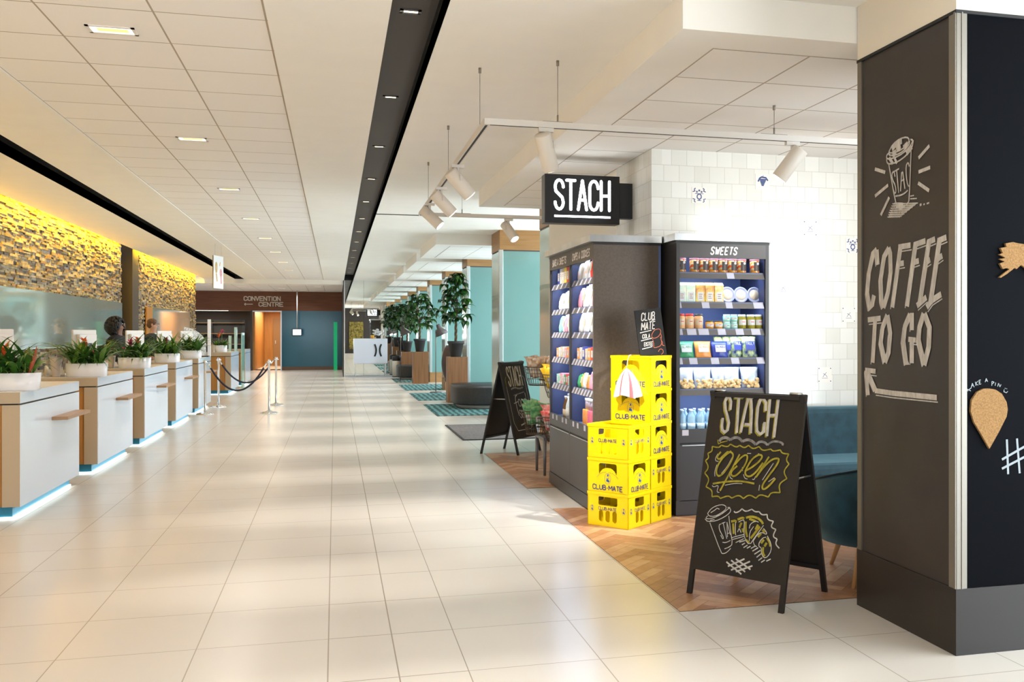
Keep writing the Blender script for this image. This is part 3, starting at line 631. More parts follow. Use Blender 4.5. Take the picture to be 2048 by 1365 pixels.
# ------------------------------------------------------------------ reception desks
BLUEP = mat('plinth_blue', (.02, .20, .34), .35)
LEDM = mat('led_strip', (.92, 1, .94), .4, emit=4.5)
ROCK = mat('desk_top', (.70, .62, .52), .18)
XF = -2.45
def desk(y, lab, L=1.8, ledge=True, wood_w=.28, group='white reception desks in a row'):
    t_ = thing('reception_desk', lab, 'desk', (XF, y, 0), 0, group)
    MB().box((-.62, 0, .93), (0, L, 1.02)).build('counter_top', BEIGE, t_)
    MB().box((-.62, .002, 1.02), (-.001, L - .002, 1.023)).build('top_surface', ROCK, t_)
    MB().box((0, .002, .932), (.004, L, 1.02)).build('top_edge', WHITE, t_)
    MB().box((-.13, .0, .10), (-.001, L, .918)).build('front_frame', BEIGE, t_)
    MB().box((-.001, .002, .10), (.005, L, .918)).build('front_panel', WHITE, t_)
    MB().box((-.60, .02, .10), (-.13, L - .02, .918)).build('body', OAK, t_)
    MB().box((-.60, .02, .918), (-.02, L - .02, .93)).build('shadow_gap', DKN, t_)
    MB().box((-.56, .05, 0), (-.07, L - .05, .10)).build('plinth', BLUEP, t_)
    mb = MB(); mb.box((-.07, .05, .001), (-.058, L - .05, .014)); mb.box((-.56, .042, .001), (-.058, .05, .014)); mb.build('led_strip', LEDM, t_)
    o = area('led_glow', (-.03, L / 2, .06), (0, R(28), 0), .03, L - .1, .7, (.94, 1, .95)); o.parent = t_
    if ledge:
        mb = MB(); mb.box((.005, .86, .72), (.135, L - .12, .75)); mb.build('bag_ledge', mat('ledge_oak', (.36, .20, .095), .4), t_, .002)
    return t_
dl = ['nearest white reception desk, cut off by the left edge', 'second white reception desk from the camera', 'third white reception desk, in front of the dark haired clerk', 'fourth white reception desk, in front of the man in a dark suit', 'fifth white reception desk, beside the rope barrier']
DY = [8.52 + 2.57 * i for i in range(5)]
for y, l_ in zip(DY, dl): desk(y, l_)
t6 = desk(24.5, 'far white reception desk with an oak end, beyond the rope barrier', 1.9, False)
t7 = desk(28.3, 'small white desk section behind the green glass upright, farthest of the desks', 1.6, False)

# monitors, seen from behind
def monitor(x, y, rz, lab):
    t_ = thing('monitor', lab, 'monitor', (x, y, 1.023), R(rz), 'white monitors on the reception desks')
    W2 = mat('monitor_white', (.66, .62, .57), .4)
    MB().box((-.12, -.09, 0), (.12, .09, .012)).build('stand_base', W2, t_, .003)
    MB().box((-.03, -.012, .01), (.03, .012, .30)).build('stand_neck', mat('neck_grey', (.25, .24, .24), .4), t_)
    mb = MB(); mb.box((-.18, -.005, .16), (.18, .02, .51)); mb.box((-.135, -.05, .20), (.135, -.005, .46)); mb.build('casing', W2, t_, .008)
    MB().box((-.165, .02, .175), (.165, .0215, .485)).build('screen', mat('screen_dark', (.02, .02, .03), .15), t_)
    MB().box((-.035, -.064, .22), (.045, -.05, .36)).build('cable_cover', mat('cover_dark', (.06, .055, .055), .5), t_)
    return t_
ml_ = ['white monitor back on the nearest desk, cut by the left edge', 'white monitor back on the second desk behind orange flowers', 'white monitor back on the third desk, beside the dark haired clerk', 'white monitor back on the fourth desk, in front of the suited man', 'white monitor back on the fifth desk, farthest of the desk monitors']
for i, (x, yo, rz) in enumerate(((-2.88, .82, 56), (-2.76, .80, 62), (-2.78, 1.15, 62), (-2.80, 1.15, 62), (-2.82, 1.2, 62))): monitor(x, DY[i] + yo, rz, ml_[i])

# bromeliad planters
POTW = mat('pot_white', (.86, .86, .90), .25); SOIL = mat('soil', (.03, .02, .015), .9)
LEAF = [noise_mat('leaf_%d' % i, a, b_, 7, .38) for i, (a, b_) in enumerate((((.035, .12, .014), (.08, .22, .03)), ((.08, .17, .02), (.16, .31, .045)), ((.02, .075, .014), (.05, .15, .025))))]
FLW = {'orange': mat('petal_orange', (.75, .16, .05), .45), 'red': mat('petal_red', (.50, .015, .02), .45), 'pink': mat('petal_pink', (.50, .02, .14), .45), 'yellow': mat('petal_yellow', (.75, .40, .05), .45), 'rust': mat('petal_rust', (.35, .07, .03), .5)}
def blade(mb, base, az, L, lean, w, m, n=7, droop=1.0):
    p = Vector(base); el = lean; dirh = Vector((math.cos(az), math.sin(az), 0)); sd = Vector((-dirh.y, dirh.x, 0)); vs = []; fs = []
    for i in range(n + 1):
        s_ = i / n; ww = w * (math.sin(min(1, s_ * 1.15 + .18) * math.pi * .93) + .05) if s_ < .98 else .001
        fold = Vector((0, 0, -ww * .25))
        vs += [tuple(p - sd * ww), tuple(p + fold), tuple(p + sd * ww)]
        d = dirh * math.cos(el) + Vector((0, 0, 1)) * math.sin(el); p = p + d * (L / n); el -= droop * 1.7 / n
    for i in range(n): fs += [(3 * i, 3 * i + 1, 3 * i + 4, 3 * i + 3), (3 * i + 1, 3 * i + 2, 3 * i + 5, 3 * i + 4)]
    mb.add(vs, fs, m, True)
def planter(x, y, lab, seed, flowers, sx=.205, sy=.115, z=1.023, h=.145, leafL=.50, nrose=4):
    rnd = random.Random(seed); t_ = thing('bromeliad_planter', lab, 'planter', (x, y, z), 0, 'white planters on the desks')
    MB().lathe([(.93, 0), (.965, .004), (1.0, h), (.955, h), (.945, h - .02)], n=40, sx=sx, sy=sy, pw=2.6).build('pot', POTW, t_)
    MB().lathe([(.0, h - .018), (.95, h - .02)], n=32, sx=sx, sy=sy, pw=2.6).build('soil', SOIL, t_)
    mb = MB()
    for r_ in range(nrose):
        cx = sx * (-.62 + 1.24 * r_ / max(1, nrose - 1)) if nrose > 1 else 0; cy = rnd.uniform(-.3, .3) * sy
        for k in range(24):
            az = rnd.uniform(0, 2 * math.pi); L = leafL * rnd.uniform(.55, 1.1)
            blade(mb, (cx + .012 * math.cos(az), cy + .012 * math.sin(az), h - .02), az, L, rnd.uniform(.85, 1.45), rnd.uniform(.015, .027), rnd.choice(LEAF), 7, rnd.uniform(.55, 1.25))
    for k in range(30):
        az = rnd.uniform(0, 2 * math.pi); blade(mb, (rnd.uniform(-.75, .75) * sx, rnd.uniform(-.35, .35) * sy, h + .005), az, rnd.uniform(.15, .25), rnd.uniform(.3, 1.1), .015, rnd.choice(LEAF), 5, 1.2)
    mb.build('foliage', None, t_)
    for c, fx, fz, kind in flowers:
        fb_ = MB(); b0 = Vector((fx * sx, rnd.uniform(-.6, -.1) * sy, h)); top = b0 + Vector((0, 0, fz * 1.25 + .02))
        fb_.tube([b0 - Vector((0, 0, .03)), top - Vector((0, 0, .03))], .006, 8, LEAF[1])
        if kind == 's':
            for k in range(16):
                az = rnd.uniform(0, 6.28); blade(fb_, top - Vector((0, 0, .05 + .03 * (k % 3))), az, rnd.uniform(.07, .115), rnd.uniform(.6, 1.4), .015, FLW[c], 5, .5)
        elif kind == 'b':
            for k in range(10):
                az = rnd.uniform(0, 6.28); blade(fb_, top - Vector((0, 0, .02)), az, .045, rnd.uniform(.3, 1.2), .012, FLW[c], 4, .3)
        else:
            q = b0 + Vector((.03, 0, 0)); fb_.add([tuple(q + Vector(v)) for v in ((-.004, 0, 0), (.012, 0, 0), (.055, 0, .14), (.06, 0, .22), (.03, .008, .15), (.0, .008, .08))], [(0, 1, 2, 3, 4, 5)], FLW[c])
            fb_.tube([q, q + Vector((.03, 0, .10)), q + Vector((.058, 0, .22))], [.012, .018, .002], 8, FLW[c])
        fb_.build('flower', None, t_)
    return t_
pl_ = ['white bowl with an orange bloom and a tall rust spike, on the nearest desk', 'white oval bowl with one tall orange bloom and small red ones, second desk', 'white bowl with a magenta and an orange bloom, on the third desk', 'white bowl with dark red and orange blooms, on the fourth desk', 'white bowl with one rusty bloom, on the fifth desk']
FL = [[('orange', -.1, .17, 's'), ('rust', .55, .12, 'p'), ('yellow', .75, .06, 'b')], [('orange', -.05, .21, 's'), ('red', .45, .09, 'b'), ('yellow', .75, .05, 'b'), ('orange', -.4, .04, 'b')],
      [('pink', -.25, .19, 's'), ('orange', .25, .22, 's'), ('red', -.6, .09, 'b'), ('rust', .5, .05, 'b')], [('rust', -.1, .20, 's'), ('red', -.55, .10, 'b'), ('orange', -.45, .02, 'b')], [('rust', -.1, .18, 's'), ('red', .3, .06, 'b')]]
for i in range(5): planter(XF - .16, DY[i] + (.28, .25, .22, .22, .25)[i], pl_[i], 11 + i, FL[i], sx=(.235, .205, .205, .19, .19)[i])
planter(XF - .26, 24.75, 'small round white pot with pink and orange blooms on the far desk', 31, [('pink', .2, .30, 's'), ('orange', -.3, .22, 's')], .15, .13, 1.023, .17, .28, 2)
# beige vases, stationery
VASE = mat('vase_beige', (.55, .47, .41), .5)
def vase(x, y, lab, r=.05, h=.19):
    return tag(MB().lathe([(r * .62, 0), (r * .66, .01), (r * 1.0, h), (r * .9, h), (r * .55, .02)], (x, y, 1.023), 24).build('vase', VASE), lab, 'vase', 'beige vases on the desks')
vase(XF - .47, DY[1] + .28, 'beige tapered vase left of the planter on the second desk', .06, .21); vase(XF - .46, DY[2] + .3, 'beige tapered vase left of the planter on the third desk', .05, .17)
vase(XF - .40, DY[4] + .5, 'beige vase behind the planter on the fifth desk', .05, .15)
def keyboard(y, lab):
    t_ = thing('desk_phone', lab, 'phone', (XF - .52, y, 1.023), R(20), 'phones on the desks')
    mb = MB(); mb.add([(-.09, -.1, 0), (.09, -.1, 0), (.09, .1, 0), (-.09, .1, 0), (-.09, -.1, .02), (.09, -.1, .02), (.09, .1, .075), (-.09, .1, .075)], [(0, 3, 2, 1), (4, 5, 6, 7), (0, 1, 5, 4), (1, 2, 6, 5), (2, 3, 7, 6), (3, 0, 4, 7)]); mb.build('body', mat('phone_grey', (.45, .42, .40), .4), t_)
    MB().tube([(-.07, -.09, .05), (-.075, 0, .075), (-.07, .09, .105)], .018, 10).build('handset', mat('phone_light', (.62, .58, .55), .4), t_)
keyboard(DY[1] + .42, 'grey phone lying left of the planter on the second desk'); keyboard(DY[2] + .5, 'grey phone behind the planter on the third desk')
t_ = thing('card_holder', 'small black wire card holder beside the orange bloom on the second desk', 'holder', (XF - .10, DY[1] + .55, 1.023))
MB().box((-.05, -.02, 0), (.05, .02, .01)).build('base', CHROME, t_)
for x in (-.04, -.01, .02, .05): MB().tube([(x, -.02, .008), (x, -.015, .10), (x, .015, .10), (x, .02, .008)], .003, 6).build('rack', BLACK, t_)
MB().box((-.045, -.002, .01), (.045, .004, .16)).build('card', PAPER, t_)
# things at the end of the fifth desk and on the far desk
t_ = thing('tablet_stand', 'white leaning display board with a black base on the fifth desk', 'display', (XF - .10, DY[4] + 1.35, 1.023))
MB().box((-.12, -.1, 0), (.12, .1, .02)).build('base', BLACK, t_)
mb = MB(); mb.add([(-.05, 0, .02), (.03, 0, .02), (-.03, .06, .36), (-.11, .06, .36), (-.05, .012, .02), (.03, .012, .02), (-.03, .072, .36), (-.11, .072, .36)], [(0, 1, 2, 3), (7, 6, 5, 4), (0, 4, 5, 1), (1, 5, 6, 2), (2, 6, 7, 3), (3, 7, 4, 0)]); mb.build('board', PAPER, t_)
tag(MB().box((XF - .035, DY[4] + 1.60, 1.023), (XF + .02, DY[4] + 1.68, 1.77)).build('display_post', mat('post_white', (.80, .80, .82), .3)), 'tall slim white upright at the far end of the fifth desk', 'post')
SCR = noise_mat('pebble_glass', (.28, .27, .25), (.75, .74, .70), 45, .25, .5)
def leafscreen(x, y, lab, r=.42):
    t_ = thing('privacy_screen', lab, 'screen', (x, y, 1.02)); mb = MB(); n_ = 14; pts = [(0, 0)] + [(r * math.sin(R(95 * i / n_)) * .9, r * (.25 + .95 * math.cos(R(8 + 75 * i / n_)))) for i in range(n_ + 1)] + [(r * .9, 0)]
    vs = [(0, a, b_) for a, b_ in pts] + [(.02, a, b_) for a, b_ in pts]; k = len(pts)
    mb.add([(v[1] * .85 - .02, v[0] + v[1] * .5, v[2]) for v in vs], [tuple(range(k)), tuple(range(k, 2 * k))[::-1]] + [(i, k + i, k + (i + 1) % k, (i + 1) % k) for i in range(k)]); mb.build('pane', SCR, t_)
    MB().box((0, -.01, 0), (.3, .2, .012)).build('foot', STEEL, t_)
leafscreen(XF - .42, DY[4] + 1.35, 'arched pebbled screen behind the fifth desk', .5)
for x, h, lab in ((XF - .02, .62, 'green edged glass upright on the far desk'), (XF - .16, .40, 'short clear glass block on the far desk')):
    tag(MB().box((x - .06, 26.1, 1.023), (x + .0, 26.3, 1.023 + h)).build('glass_block', mat('green_glass', (.62, .85, .75), .1, trans=.3)), lab, 'glass')
tag(MB().box((XF - .6, 25.1, 1.023), (XF - .46, 25.4, 1.19)).build('storage_box', mat('box_beige', (.55, .50, .42), .5)), 'beige box left of the round pot on the far desk', 'box')
# tall glass screens with green edge between desks far
tag(MB().box((XF - .02, 27.3, 0), (XF + .01, 28.0, 1.5)).build('glass_divider', mat('divider_glass', (.55, .85, .72), .08, trans=.5)), 'green edged glass divider standing between the two far desks', 'divider')

# ------------------------------------------------------------------ rope barrier
def stanchion(x, y, lab):
    t_ = thing('stanchion', lab, 'stanchion', (x, y, 0), 0, 'polished rope barrier posts')
    MB().lathe([(.16, 0), (.16, .008), (.13, .022), (.05, .04), (.032, .055), (.0, .055)], n=32).build('base', CHROME, t_)
    MB().lathe([(.022, .05), (.022, .93), (.03, .935), (.03, .985), (.024, .99), (.024, 1.0), (0, 1.0)], n=20).build('post', CHROME, t_)
    mb = MB(); mb.tube([(-.05, 0, .95), (.05, 0, .95)], .008, 8); mb.build('rope_ring', CHROME, t_)
stanchion(-2.316, 18.66, 'chrome barrier post nearest the desks, front left'); stanchion(-2.27, 20.36, 'chrome barrier post at the rear left, just behind the fifth desk edge')
stanchion(-1.19, 18.60, 'chrome barrier post in the open floor, front right'); stanchion(-1.18, 20.60, 'chrome barrier post in the open floor, rear right')
def rope(a, b_, sag, lab):
    t_ = thing('barrier_rope', lab, 'rope', (0, 0, 0), 0, 'dark blue barrier ropes'); a = Vector(a); b_ = Vector(b_); pts = []
    for i in range(25):
        s_ = i / 24; p = a.lerp(b_, s_); p.z -= sag * (1 - (2 * s_ - 1) ** 2); pts.append(p)
    MB().tube(pts[1:-1], .017, 10).build('rope', mat('rope_navy', (.010, .012, .03), .7), t_)
    MB().tube(pts[:3], .014, 10).build('hook', CHROME, t_); MB().tube(pts[-3:], .014, 10).build('hook', CHROME, t_)
rope((-2.26, 18.66, .93), (-1.24, 18.60, .93), .50, 'dark blue rope of the front barrier, hanging lower in view'); rope((-2.25, 20.36, .93), (-1.24, 20.60, .93), .45, 'dark blue rope of the rear barrier')

# ------------------------------------------------------------------ people behind the desks
SKIN = mat('skin', (.56, .32, .22), .5); SKIN2 = mat('skin_deep', (.22, .11, .07), .5)
def skinobj(name, chain, m, parent, sub=2):
    """chain: list of (point, radius, parent index)"""
    me = bpy.data.meshes.new(name); me.from_pydata([c[0] for c in chain], [(i, c[2]) for i, c in enumerate(chain) if c[2] >= 0], [])
    o = bpy.data.objects.new(name, me); col.objects.link(o); o.parent = parent; me.materials.append(m)
    md = o.modifiers.new('skin', 'SKIN'); md.use_smooth_shade = True
    for i, c in enumerate(chain): me.skin_vertices[0].data[i].radius = (c[1] if not isinstance(c[1], tuple) else c[1][0], c[1] if not isinstance(c[1], tuple) else c[1][1])
    me.skin_vertices[0].data[0].use_root = True
    s_ = o.modifiers.new('sub', 'SUBSURF'); s_.levels = sub; s_.render_levels = sub
    return o
def ell(mb, c, rx, ry, rz, m, n=20, k=12):
    vs = []; fs = []
    for j in range(k + 1):
        th = math.pi * j / k
        for i in range(n): a = 2 * math.pi * i / n; vs.append((c[0] + rx * math.sin(th) * math.cos(a), c[1] + ry * math.sin(th) * math.sin(a), c[2] + rz * math.cos(th)))
    for j in range(k):
        for i in range(n): fs.append((j * n + i, j * n + (i + 1) % n, (j + 1) * n + (i + 1) % n, (j + 1) * n + i))
    mb.add(vs, fs, m, True)
def hand(parent, p, d, m, side):
    p = Vector(p); d = Vector(d).normalized(); up = Vector((0, 0, 1)); sd = d.cross(up).normalized() * side
    ch = [(tuple(p - d * .03), .024, -1), (tuple(p + d * .03), (.040, .018), 0), (tuple(p + d * .07), (.040, .015), 1)]
    me = skinobj('palm', ch, m, parent, 1)
    for i, (off, L) in enumerate(((-.03, .065), (-.010, .075), (.010, .070), (.029, .055))):
        b0 = p + d * .075 + sd * off
        skinobj('finger', [(tuple(b0 - d * .015), .009, -1), (tuple(b0 + d * L * .5 - up * .006), .0085, 0), (tuple(b0 + d * L * .85 - up * .022), .0075, 1)], m, parent, 1)
    b0 = p + d * .03 - sd * .035
    skinobj('thumb', [(tuple(b0), .011, -1), (tuple(b0 + d * .03 - sd * .02 - up * .006), .010, 0), (tuple(b0 + d * .055 - sd * .026 - up * .012), .0085, 1)], m, parent, 1)
def person(x, y, rz, H, lab, skin, suit, hairm, kind):
    k = H / 1.78; t_ = thing('person', lab, 'person', (x, y, 0), R(rz))     # faces local +X
    P = lambda a, b_, c: (a * k, b_ * k, c * k)
    ch = [(P(0, 0, .98), (.11, .14), -1), (P(.0, 0, 1.15), (.095, .125), 0), (P(.01, 0, 1.33), (.10, .14), 1), (P(.0, 0, 1.44), (.06, .08), 2), (P(.01, 0, 1.53), .055, 3), (P(.03, 0, 1.60), .062, 4), (P(.035, 0, 1.685), .085, 5),
          (P(0, .09, .90), .092, 0), (P(.01, .10, .50), .062, 7), (P(0, .10, .10), .045, 8), (P(.10, .11, .04), .038, 9),
          (P(0, -.09, .90), .092, 0), (P(.01, -.10, .50), .062, 11), (P(0, -.10, .10), .045, 12), (P(.10, -.11, .04), .038, 13),
          (P(0, .175, 1.40), .045, 3), (P(.06, .24, 1.16), .038, 15), (P(.30, .16, 1.10), .030, 16),
          (P(0, -.175, 1.40), .045, 3), (P(.06, -.24, 1.16), .038, 18), (P(.30, -.16, 1.10), .030, 19)]
    skinobj('body', ch, skin, t_)
    # jacket and trousers follow the body
    sc = lambda c, f: [(p, (tuple(r_ * f for r_ in r) if isinstance(r, tuple) else r * f), q) for p, r, q in c]
    jk = [(P(0, 0, .98), (.125, .16), -1), (P(0, 0, 1.15), (.11, .145), 0), (P(.01, 0, 1.33), (.125, .18), 1), (P(0, 0, 1.44), (.095, .13), 2), (P(0, .18, 1.42), .072, 3), (P(.06, .24, 1.16), .055, 4), (P(.26, .172, 1.11), .042, 5), (P(0, -.18, 1.42), .072, 3), (P(.06, -.24, 1.16), .055, 7), (P(.26, -.172, 1.11), .042, 8), (P(-.01, 0, 1.515), (.060, .068), 3)]
    skinobj('jacket', sc(jk, 1.12), suit, t_)
    tr_ = [(P(0, 0, .98), (.125, .16), -1), (P(0, .09, .88), .095, 0), (P(.01, .10, .50), .07, 1), (P(0, .10, .09), .058, 2), (P(0, -.09, .88), .095, 0), (P(.01, -.10, .50), .07, 4), (P(0, -.10, .09), .058, 5)]
    skinobj('trousers', sc(tr_, 1.1), suit, t_)
    for s_ in (-1, 1):
        mb = MB(); ell(mb, P(.07, s_ * .105, .045), .14 * k, .05 * k, .045 * k, BLACK); mb.build('shoe', BLACK, t_)
        hand(t_, P(.32, s_ * .155, 1.095), (1, -s_ * .2, -.15), skin, s_)
    if kind == 'man':
        mb = MB(); mb.add([P(.125, -.045, 1.47), P(.125, .045, 1.47), P(.155, 0, 1.25)], [(0, 1, 2)]); mb.add([P(.123, -.045, 1.47), P(.123, .045, 1.47), P(.153, 0, 1.25)], [(2, 1, 0)]); mb.build('shirt', PAPER, t_)
        mb = MB(); ell(mb, P(.015, 0, 1.50), .068 * k, .070 * k, .03 * k, PAPER); mb.build('collar', PAPER, t_)
    # head details
    mb = MB(); mb.add([P(.112, -.014, 1.655), P(.112, .014, 1.655), P(.142, 0, 1.648), P(.113, 0, 1.70)], [(0, 1, 2), (0, 2, 3), (1, 3, 2)], skin, True)
    for s_ in (-1, 1): ell(mb, P(.035, s_ * .083, 1.672), .016, .010, .030, skin, 10, 6)
    mb.build('nose_and_ears', skin, t_)
    mb = MB()
    for s_ in (-1, 1): ell(mb, P(.108, s_ * .031, 1.695), .010, .014, .007, mat('eye_white', (.8, .8, .8), .2), 10, 6); ell(mb, P(.116, s_ * .031, 1.695), .004, .006, .006, BLACK, 8, 6)
    mb.build('eyes', None, t_)
    mb = MB(); ell(mb, P(.110, 0, 1.622), .008, .024, .007, mat('lips', (.42, .16, .13), .5), 12, 6); mb.build('mouth', None, t_)
    mb = MB(); rnd = random.Random(5)
    if kind == 'man':
        ell(mb, P(-.006, 0, 1.738), .092 * k, .086 * k, .055 * k, hairm, 24, 14); ell(mb, P(-.022, 0, 1.675), .082 * k, .088 * k, .075 * k, hairm, 24, 14)
        for i in range(70): a = rnd.uniform(-2.4, 2.4); q = rnd.uniform(.2, 1); ell(mb, P(-.004 + .082 * q * math.cos(a), .078 * q * math.sin(a), 1.742 + .052 * math.sqrt(max(0, 1 - q * q))), .016, .012, .009, hairm, 6, 4)
        for s_ in (-1, 1):  # glasses
            mb.tube([P(.128, s_ * .012, 1.70), P(.128, s_ * .05, 1.70), P(.128, s_ * .052, 1.68), P(.126, s_ * .014, 1.68), P(.128, s_ * .012, 1.70)], .002, 6, BLACK); mb.tube([P(.125, s_ * .052, 1.698), P(.03, s_ * .088, 1.69)], .002, 6, BLACK)
    else:
        for i in range(620):
            u = rnd.uniform(-1, 1); a = rnd.uniform(0, 6.283); q = math.sqrt(1 - u * u); x_, y_, z_ = -.035 + .145 * q * math.cos(a), .165 * q * math.sin(a), 1.655 + .155 * u
            if x_ > .045 and z_ < 1.755 and abs(y_) < .10: continue
            ell(mb, P(x_, y_, z_), rnd.uniform(.016, .028), rnd.uniform(.016, .028), rnd.uniform(.018, .03), hairm, 7, 5)
        ell(mb, P(-.045, 0, 1.665), .115, .145, .14, hairm)
    mb.build('hair', None if mb.mats else hairm, t_)
SUIT = mat('suit_navy', (.012, .013, .022), .7)
person(-3.50, 20.3, -14, 1.76, 'man with short brown hair in a dark suit looking down behind the fourth desk', SKIN, SUIT, noise_mat('hair_brown', (.10, .045, .02), (.16, .075, .035), 40, .6), 'man')
person(-3.50, 17.2, -15, 1.73, 'clerk with big dark curly hair in black, behind the third desk', SKIN2, mat('black_cloth', (.008, .008, .010), .8), mat('hair_black', (.006, .005, .005), .55), 'woman')

# ------------------------------------------------------------------ hanging notice
t_ = thing('hanging_notice', 'white card with a pink and gold picture hanging from two wires below the left ceiling', 'notice', (-2.36, 20.3, 2.40), R(-17))
for y in (.08, .38): MB().tube([(0, y, .66), (0, y, .90)], .002, 6).build('wire', STEEL, t_)
MB().box((-.004, 0, 0), (.004, .46, .66)).build('card', mat('card_white', (.84, .82, .80), .5), t_)
MB().box((-.03, .02, .0), (-.022, .50, .66)).build('rear_card', mat('card_gold', (.45, .35, .18), .5), t_)
fr = frame((.004, 0, 0), (0, 1, 0), (0, 0, 1)); mb = MB(); GD = mat('picture_gold', (.60, .38, .12), .5); PK = mat('picture_pink', (.75, .30, .32), .5)
mb.ribbon(arc(.12, .42, .03, .09, 0, 360, 16), .05, fr, GD); mb.ribbon([(.12, .30), (.16, .14)], .05, fr, GD); mb.ribbon(arc(.34, .32, .03, .06, 0, 360, 12), .05, fr, PK); mb.ribbon([(.34, .28), (.36, .10)], .05, fr, PK); mb.ribbon([(.28, .46), (.31, .54)], .03, fr, GD); mb.build('picture', None, t_)

# ------------------------------------------------------------------ end wall sign letters and info screen
t_ = thing('wall_lettering', 'raised grey letters CONVENTION CENTRE with a left arrow on the walnut fascia', 'sign', (0, 0, 0))
SL = mat('letters_grey', (.62, .54, .45), .5); O3 = (0, YW - .002, 0); F3 = frame(O3, (1, 0, 0), (0, 0, 1)); T4 = tracer(O3, (1, 0, 0), (0, 0, 1), 380, 560, 4.55)
(a0, b0), (a1, b1) = T4((492, 193), (845, 155)); mb = MB(); cw = (a1 - a0) / 13.1; text(mb, 'CONVENTION', F3, a0, b0 + .02, cw, (b1 - b0) - .02, .036, .33, th=.01)
(a2, b2), (a3, b3) = T4((628, 245), (845, 207)); cw2 = (a3 - a2) / (6 + 5 * .33); text(mb, 'CENTRE', F3, a2, b2 + .02, cw2, (b3 - b2) - .02, .036, .33, th=.01); mb.build('letters', SL, t_)
mb = MB(); mb.ribbon(T4((495, 222), (572, 222)), .03, F3, th=.01); mb.ribbon(T4((507, 212), (495, 222), (507, 233)), .03, F3, th=.01); mb.build('arrow', SL, t_)
sx_, sz_ = onplane(594, 665, (0, 38.6, 0), Vector((0, 1, 0))).xz
t_ = thing('info_screen', 'small info screen in a dark frame hung on a silver pole before the blue glass', 'screen', (sx_, 38.6, sz_))
MB().box((-.19, 0, -.145), (.19, .05, .145)).build('casing', BLACK, t_, .006); MB().box((-.155, -.003, -.11), (.155, 0, .11)).build('screen', mat('screen_lit', (.75, .90, 1), .3, emit=.9), t_)
MB().tube([(0, .025, .145), (0, .025, 3.15 - sz_)], .02, 12).build('pole', mat('pole_silver', (.62, .64, .66), .35, .5), t_)
mb = MB(); fr = frame((0, -.004, 0), (1, 0, 0), (0, 0, 1))
for i in range(6): mb.ribbon([(-.12, .075 - .028 * i), (-.12 + .2 * (.5 + .5 * ((i * 37) % 10) / 10), .075 - .028 * i)], .006, fr)
mb.build('screen_text', mat('screen_ink', (.1, .2, .35), .5), t_)

